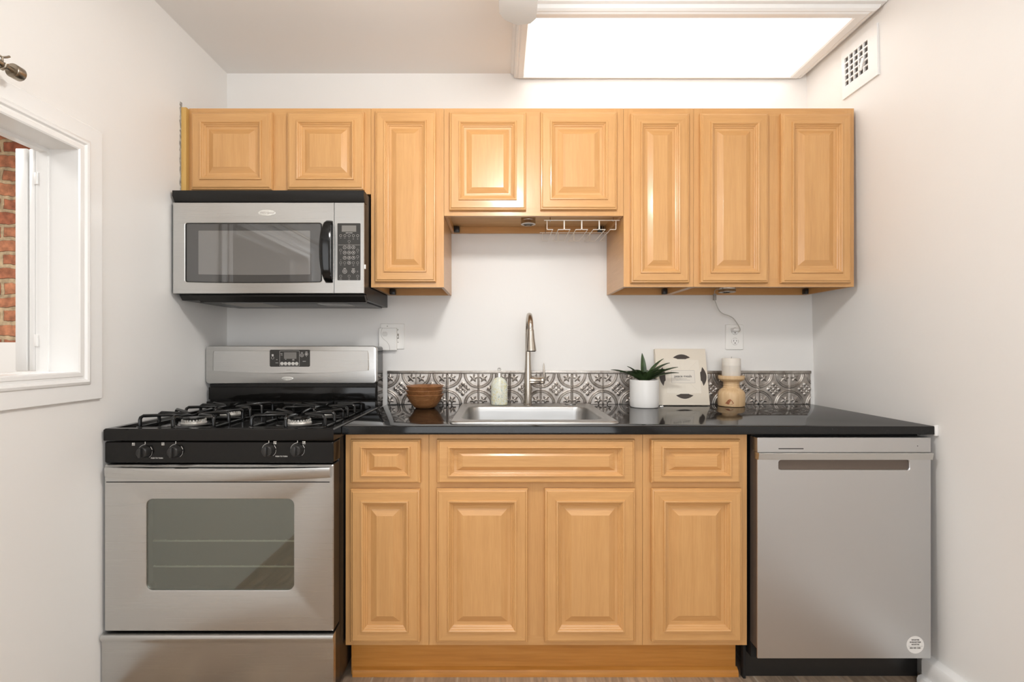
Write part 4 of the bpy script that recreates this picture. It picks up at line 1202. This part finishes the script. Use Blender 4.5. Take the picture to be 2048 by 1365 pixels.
# candle on a turned wooden holder
HX, HY = wx(1462.5, -.073), -.073
t = thing('candle_holder', 'turned pale wood candle holder with ringed neck, right of the book', 'candle holder', (HX, HY, CT))
zz = lambda py: wz(py, HY) - CT
hp = [(.050, 0), (.0555, .002), (.0575, .010), (.0580, .040), (.0575, .056), (.0545, .066), (.0475, .075), (.040, .081), (.0345, .085), (.0355, .0875), (.0335, .0905), (.0325, .0925), (.0345, .0965), (.0335, .0995), (.0325, .1015),
      (.0345, .1055), (.0335, .1085), (.0335, .1095), (.040, .1130), (.0490, .1180), (.0545, .124), (.0560, .131), (.0550, .1395), (.0520, .1395), (.0500, .134), (.044, .1320), (.0005, .1320)]
k_ = zz(751.5) / .1395
hp = [(r, z * k_) for r, z in hp]
ho = MB().lathe(hp, (HX, HY, CT), 56).build('turned_body', M['raw_wood'], t, 30)
kx, kz = HX - .030, CT + .020
kp_ = [(-.015, -.006), (-.006, -.010), (.008, -.009), (.015, -.004), (.008, .008), (.001, .015), (-.006, .010)]
mb = MB()
def on(x, z, r=.0583):
    return (HX + x, HY - math.sqrt(max(r * r - x * x, 0)), CT + z)
vs = [on(-.030 + x, .022 + z) for x, z in kp_]; n_ = len(vs); vs += [on(-.030 + x, .022 + z, .0570) for x, z in kp_]
mb.add(vs, [tuple(range(n_))] + [(i, (i + 1) % n_, n_ + (i + 1) % n_, n_ + i) for i in range(n_)]); mb.build('knot_mark', M['knot'], t, 0)
cz0 = CT + .1320 * k_ + .0003; ch = wz(717, HY) - cz0
cd = MB().lathe([(.0385, 0), (.0392, .002), (.0392, ch * .33), (.0388, ch * .335), (.0392, ch * .34), (.0392, ch * .61), (.0388, ch * .615), (.0392, ch * .62), (.0392, ch - .003), (.037, ch), (.030, ch - .003), (.0005, ch - .004)],
                (HX, HY, cz0), 48, mis=lambda r_, s_: 1 if 0 <= r_ < 6 else 0).build('pillar_candle', [M['wax'], M['wax2']], smooth=40)
tag(cd, 'banded cream pillar candle standing on the turned wooden holder', 'candle')
MB().tube([(HX, HY, cz0 + ch - .005), (HX + .001, HY, cz0 + ch + .003), (HX + .002, HY, cz0 + ch + .007)], .0009, 6).build('wick', M['ink'], cd)

# ------------------------------------------------------------------ wall plates
def plate(mb, px0, px1, py0, py1, th=.0062): return slab(mb, wx(px0, -.001), wx(px1, -.001), wz(py1, -.001), wz(py0, -.001), .004, -.0005, -th, .0025)
t = thing('wall_outlet', 'white duplex wall outlet under the wide wall cabinet', 'outlet', (wx(1468, 0), 0, wz(674, 0)))
plate(MB(), 1450.5, 1486, 649.5, 700).build('cover_plate', M['white_plastic'], t)
for cyp in (663, 683.5):
    X, Z = wx(1468.7, 0), wz(cyp, 0)
    rc = MB(); prf = []
    for k in range(28):
        a_ = 2 * math.pi * k / 28; prf.append((X + max(-.0150, min(.0150, .0172 * math.cos(a_))), Z + max(-.0135, min(.0135, .0172 * math.sin(a_)))))
    poly(rc, prf, -.004, -.0075, .0008)
    ro = rc.build('receptacle', M['white_gloss'], t)
    s_ = MB().box(X - .0075, X - .0055, -.0079, -.0070, Z - .001, Z + .0075).box(X + .0055, X + .0075, -.0079, -.0070, Z + .000, Z + .0065)
    s_.lathe([(.0026, 0), (.0026, -.0006), (.0001, -.0006)], (X, -.0073, Z - .0075), 12, 'y'); s_.build('slots', M['ink'], ro)
    ringm(z := MB(), X, Z, .0172, .0014, -.0066, 28); z.build('receptacle_outline', M['grey_plastic'], ro)
pg = thing('power_cord', 'white plug and thin pale cord running from the outlet up to the puck light', 'cord', (wx(1472, -.02), -.02, wz(663, -.02)))
X, Z = wx(1470, -.02), wz(662.5, -.02) + .004
MB().loft([rrect(X - .014, X + .016, Z - .006, Z + .010, .006, -.0085), rrect(X - .014, X + .016, Z - .006, Z + .010, .006, -.024), rrect(X - .010, X + .013, Z - .003, Z + .007, .004, -.029)]).build('plug', M['white_gloss'], pg, 40)
cps = [(1479, 664.5), (1480.5, 660), (1478, 654), (1472, 645), (1465, 637), (1456, 632), (1446, 629), (1438, 624), (1432, 615), (1428.5, 607), (1426, 601)]
cpw = [Vector((wx(a_, -.022), -.020 - .002 * i, wz(b_, -.022 - .0) )) for i, (a_, b_) in enumerate(cps)]
def smooth_path(P, n=5):
    out = []
    for i in range(len(P) - 1):
        p0 = P[max(i - 1, 0)]; p1 = P[i]; p2 = P[i + 1]; p3 = P[min(i + 2, len(P) - 1)]
        for k in range(n):
            s_ = k / n
            out.append(.5 * ((2 * p1) + (-p0 + p2) * s_ + (2 * p0 - 5 * p1 + 4 * p2 - p3) * s_ ** 2 + (-p0 + 3 * p1 - 3 * p2 + p3) * s_ ** 3))
    return out + [P[-1]]
MB().tube(smooth_path(cpw), .0021, 8).build('cord', M['cord'], pg, 60)
e_ = cpw[-1]
MB().box(e_.x - .0065, e_.x + .0065, e_.y - .006, e_.y + .006, e_.z - .002, e_.z + .028, .002).build('inline_switch', M['grey_plastic'], pg)
YP = -.12
PLX, PLZ = wx(1454, YP - .0), wz(574, YU) + .030
MB().tube(smooth_path([Vector((e_.x, e_.y, e_.z + .026)), Vector((e_.x, e_.y - .005, e_.z + .045)), Vector((e_.x + .01, -.07, PLZ - .006)), Vector((PLX - .034, YP, PLZ - .008))]), .0018, 8).build('cord', M['cord'], pg, 60)

def puck(X, Y_, ztop, h, r, label):
    t = thing('puck_light', label, 'cabinet light', (X, Y_, ztop - h), 'under-cabinet puck lights')
    MB().lathe([(r * .92, 0), (r, -.003), (r, -h * .55), (r * .985, -h * .58), (r, -h * .62), (r, -h + .001), (r - .002, -h), (r - .007, -h), (r - .009, -h + .003)], (X, Y_, ztop - .0005), 44, cap1=False).build('housing', M['nickel'], t, 40)
    MB().lathe([(r - .006, .001), (r - .0085, 0), (.0005, .0)], (X, Y_, ztop - h + .0028), 36).build('lens', M['lcd'], t)
# depth of the sink cabinet's light from its apparent size
puck(wx(1056.5, -.20), -.20, wz(432, YU) + .0300, .036, .0315, 'round brushed nickel puck light under the cabinet above the sink')
puck(PLX, YP, PLZ, .018 + .012, .036, 'round nickel puck light under the wide cabinet above the outlet')

# stemware rack
t = thing('glass_rack', 'white wire stemware rack hung under the cabinet above the sink', 'rack', (wx(1163, -.27), -.2, wz(432, YU) + .029))
YF_, YR_ = -.275, -.06
zbar, zrail, ztp = wz(441, YF_), wz(459.5, YF_), wz(432, YU) + .0296
xs = [wx(p_, YF_) for p_ in (1093.5, 1128.5, 1163.5, 1198.5, 1232.5)]
w_ = MB(); r_ = .0016
for yy in (YF_, YR_):
    w_.cyl((wx(1088, YF_), yy, zbar), (wx(1239.5, YF_) if False else min(wx(1239.5, YF_), X34 - .003), yy, zbar), .0017, n=8)
    for i, x in enumerate(xs):
        f_ = .0245
        if i > 0: w_.tube([(x - .0012, yy, zbar), (x - .0012, yy, zrail + .002), (x - .003, yy, zrail), (x - f_, yy, zrail)], r_, 6)
        if i < 4: w_.tube([(x + .0012, yy, zbar), (x + .0012, yy, zrail + .002), (x + .003, yy, zrail), (x + f_, yy, zrail)], r_, 6)
for i, x in enumerate(xs):
    if i > 0: w_.cyl((x - .0245, YF_, zrail), (x - .0245, YR_, zrail), r_, n=6)
    if i < 4: w_.cyl((x + .0245, YF_, zrail), (x + .0245, YR_, zrail), r_, n=6)
w_.build('wire_frame', M['wire'], t, 60)
for x in (wx(1100.5, YF_), wx(1226.5, YF_)):
    for yy in (YF_ + .004, YR_ - .004):
        MB().tube([(x, yy, ztp), (x, yy, zbar - .004), (x, yy - .004, zbar - .004), (x, yy - .0045, zbar + .001)], .0016, 8).build('screw_hook', M['nickel'], t)

# switch plate with a plug-in device
t = thing('switch_plate', 'white double wall plate with a toggle switch, right of the gas range backguard', 'switch', (wx(785, 0), 0, wz(673, 0)))
plate(MB(), 761, 809, 647.5, 699).build('cover_plate', M['white_plastic'], t)
X, Z = wx(796.5, 0), wz(673, 0)
tg = MB().box(X - .0045, X + .0045, -.0064, -.004, Z - .012, Z + .012).build('switch_slot', M['grey_plastic'], t)
MB().box(X - .0030, X + .0030, -.015, -.005, Z - .008, Z + .001, .0015).build('toggle', M['white_gloss'], t)
sc_ = MB()
for sx_, sz_ in ((775.3, 653.0), (796.3, 660.5), (796.7, 685)): sc_.lathe([(.0028, 0), (.0026, -.0008), (.0001, -.001)], (wx(sx_, 0), -.0062, wz(sz_, 0)), 12, 'y')
sc_.build('screws', M['grey_plastic'], t)
YD = -.022
t = thing('plug_in_alarm', 'small white plug-in device with round speaker grille, covering the left half of the switch plate', 'alarm', (wx(775, YD), -.02, wz(679, YD)))
a = (wx(757.3, YD), wx(793.0, YD), wz(701.5, YD), wz(656.5, YD))
slab(MB(), *a, .003, -.0066, YD, .002).build('case', M['white_plastic'], t)
sp = MB(); X, Z = wx(769.5, YD), wz(668.5, YD)
for k in range(-3, 4):
    hw_ = math.sqrt(max(.013 ** 2 - (k * .0033) ** 2, 0)); sp.box(X - hw_, X + hw_, YD - .0003, YD + .001, Z + k * .0033 - .0005, Z + k * .0033 + .0005)
sp.build('speaker_slots', M['grey_plastic'], t)
seam = [(765, 656.8), (762.5, 662), (762, 668), (763.5, 674), (768, 679.5), (773.5, 684), (777.5, 690), (779.3, 696), (779.6, 701.3)]
MB().tube(smooth_path([Vector((wx(p, YD), YD - .0002, wz(q_, YD))) for p, q_ in seam], 3), .0007, 6).build('cover_seam', M['grey_plastic'], t)

# ------------------------------------------------------------------ vent cover on the right wall
VT = SH
t = thing('vent_cover', 'white metal vent cover with square grid holes and lever, high on the right wall', 'vent', (rwx(2.31), -.338, 2.31))
vy0, vy1, vz0, vz1 = -.437, -.243, 2.211, 2.408
gy0, gy1, gz0, gz1 = -.389, -.262, 2.258, 2.374
mb = MB(); th = -.007
def vb(y0, y1, z0, z1, x0=-.0082, x1=-.0005): mb.box(x0, x1, y0, y1, z0, z1, T=VT)
vb(vy0, gy0, vz0, vz1); vb(gy1, vy1, vz0, vz1); vb(gy0, gy1, vz0, gz0); vb(gy0, gy1, gz1, vz1)
n_ = 5; py_ = (gy1 - gy0 + .006) / n_; pz_ = (gz1 - gz0 + .006) / n_
for k in range(1, n_):
    yy = gy0 + k * py_ - .006; vb(yy, yy + .006, gz0, gz1); z2 = gz0 + k * pz_ - .006; vb(gy0, gy1, z2, z2 + .006, -.0080)
mb.build('grille_plate', M['trim'], t, 0)
MB().box(-.0020, -.0006, gy0, gy1, gz0, gz1, T=VT).build('vent_shade_sheet', M['duct'], t, label='dark duct shade painted on a sheet behind the holes')  # sheet on the solid wall, coloured dark as the shade behind the grille
MB().box(-.0128, -.0082, -.366, -.352, 2.272, 2.318, .0012, T=VT @ Matrix.Translation((0, -.359, 2.295)) @ Matrix.Rotation(.35, 4, 'X') @ Matrix.Translation((0, .359, -2.295))).build('damper_lever', M['trim'], t)
MB().tube([VT @ Vector((-.009, -.368, 2.285)), VT @ Vector((-.016, -.378, 2.287)), VT @ Vector((-.016, -.386, 2.293))], .0022, 8).build('lever_hook', M['chrome'], t)

# ------------------------------------------------------------------ curtain rod on the left wall
CRX, CRZ, CRY = -1.222, 1.862, -1.042
t = thing('curtain_rod', 'antique nickel curtain rod end with flat cylinder cap on the left wall', 'curtain rod', (XL, -1.08, CRZ))
MB().cyl((CRX, -1.9, CRZ), (CRX, CRY - .03, CRZ), .0072, n=20).build('rod', M['bronze'], t, 60)
MB().cyl((CRX, -1.6, CRZ), (CRX, CRY - .062, CRZ), .0090, n=20).build('outer_rod', M['bronze'], t, 60)
MB().lathe([(.0095, 0), (.0165, .0005), (.0175, .002), (.0175, .022), (.0160, .024), (.0005, .024)], (CRX, CRY - .036, CRZ), 32, 'y').build('end_cap', M['bronze'], t, 40)
mb = MB()
yy = CRY - .058
mb.tube([(CRX + .010, yy, CRZ + .003), (CRX + .009, yy, CRZ - .006), (CRX, yy, CRZ - .011), (CRX - .009, yy, CRZ - .006), (CRX - .012, yy, CRZ + .004), (CRX - .03, yy, CRZ + .004), (XL + .004, yy, CRZ + .004)], .0038, 10)
mb.box(XL + .0006, XL + .005, yy - .012, yy + .012, CRZ - .03, CRZ + .03, .001)
mb.build('wall_bracket', M['bronze'], t, 60)
mb = MB().cyl((CRX, yy, CRZ + .008), (CRX, yy, CRZ + .020), .0025, n=10)
mb.tube([(CRX - .002, yy - .006, CRZ + .020), (CRX, yy, CRZ + .018), (CRX + .003, yy + .008, CRZ + .023), (CRX + .004, yy + .014, CRZ + .028)], .0026, 8)
mb.build('thumb_screw', M['bronze'], t, 60)

# ------------------------------------------------------------------ folded shutters in the opening
t = thing('bifold_shutter', 'white louvred bifold shutter folded open at the far edge of the opening', 'shutter', (-1.43, -.7, HZ0))
for i, (xa, xb, zt2) in enumerate(((-1.4235, -1.3955 - .0098, wz(298, -.822)), (-1.4655, -1.4300, wz(297, -.822)))):
    pm = MB(); ya, yb2 = -.824, -.56
    pm.box(xa, xb, ya, ya + .045, HZ0 + .004, zt2, .003); pm.box(xa, xb, yb2 - .045, yb2, HZ0 + .004, zt2, .003)
    for z0_, z1_ in ((HZ0 + .004, HZ0 + .06), (zt2 - .05, zt2), ((HZ0 + zt2) / 2 - .02, (HZ0 + zt2) / 2 + .02)): pm.box(xa + .002, xb - .002, ya + .045, yb2 - .045, z0_, z1_)
    pn = pm.build('shutter_panel', M['trim'], t)
    lm = MB(); z_ = HZ0 + .08; xc = (xa + xb) / 2
    while z_ < zt2 - .06:
        T = Matrix.Translation((xc, 0, z_)) @ Matrix.Rotation(math.radians(52), 4, 'Y')
        lm.box(-.017, .017, ya + .046, yb2 - .046, -.002, .002, T=T); z_ += .026
    lm.build('louvres', M['trim'], pn)
for zz_ in (wz(357, -.826), wz(681, -.826)):
    MB().box(-1.407, -1.385, -.8262, -.8225, zz_ - .018, zz_ + .018, .0006).cyl((-1.3955, -.828, zz_ - .018), (-1.3955, -.828, zz_ + .018), .003, n=10).build('hinge', M['white_gloss'], t)
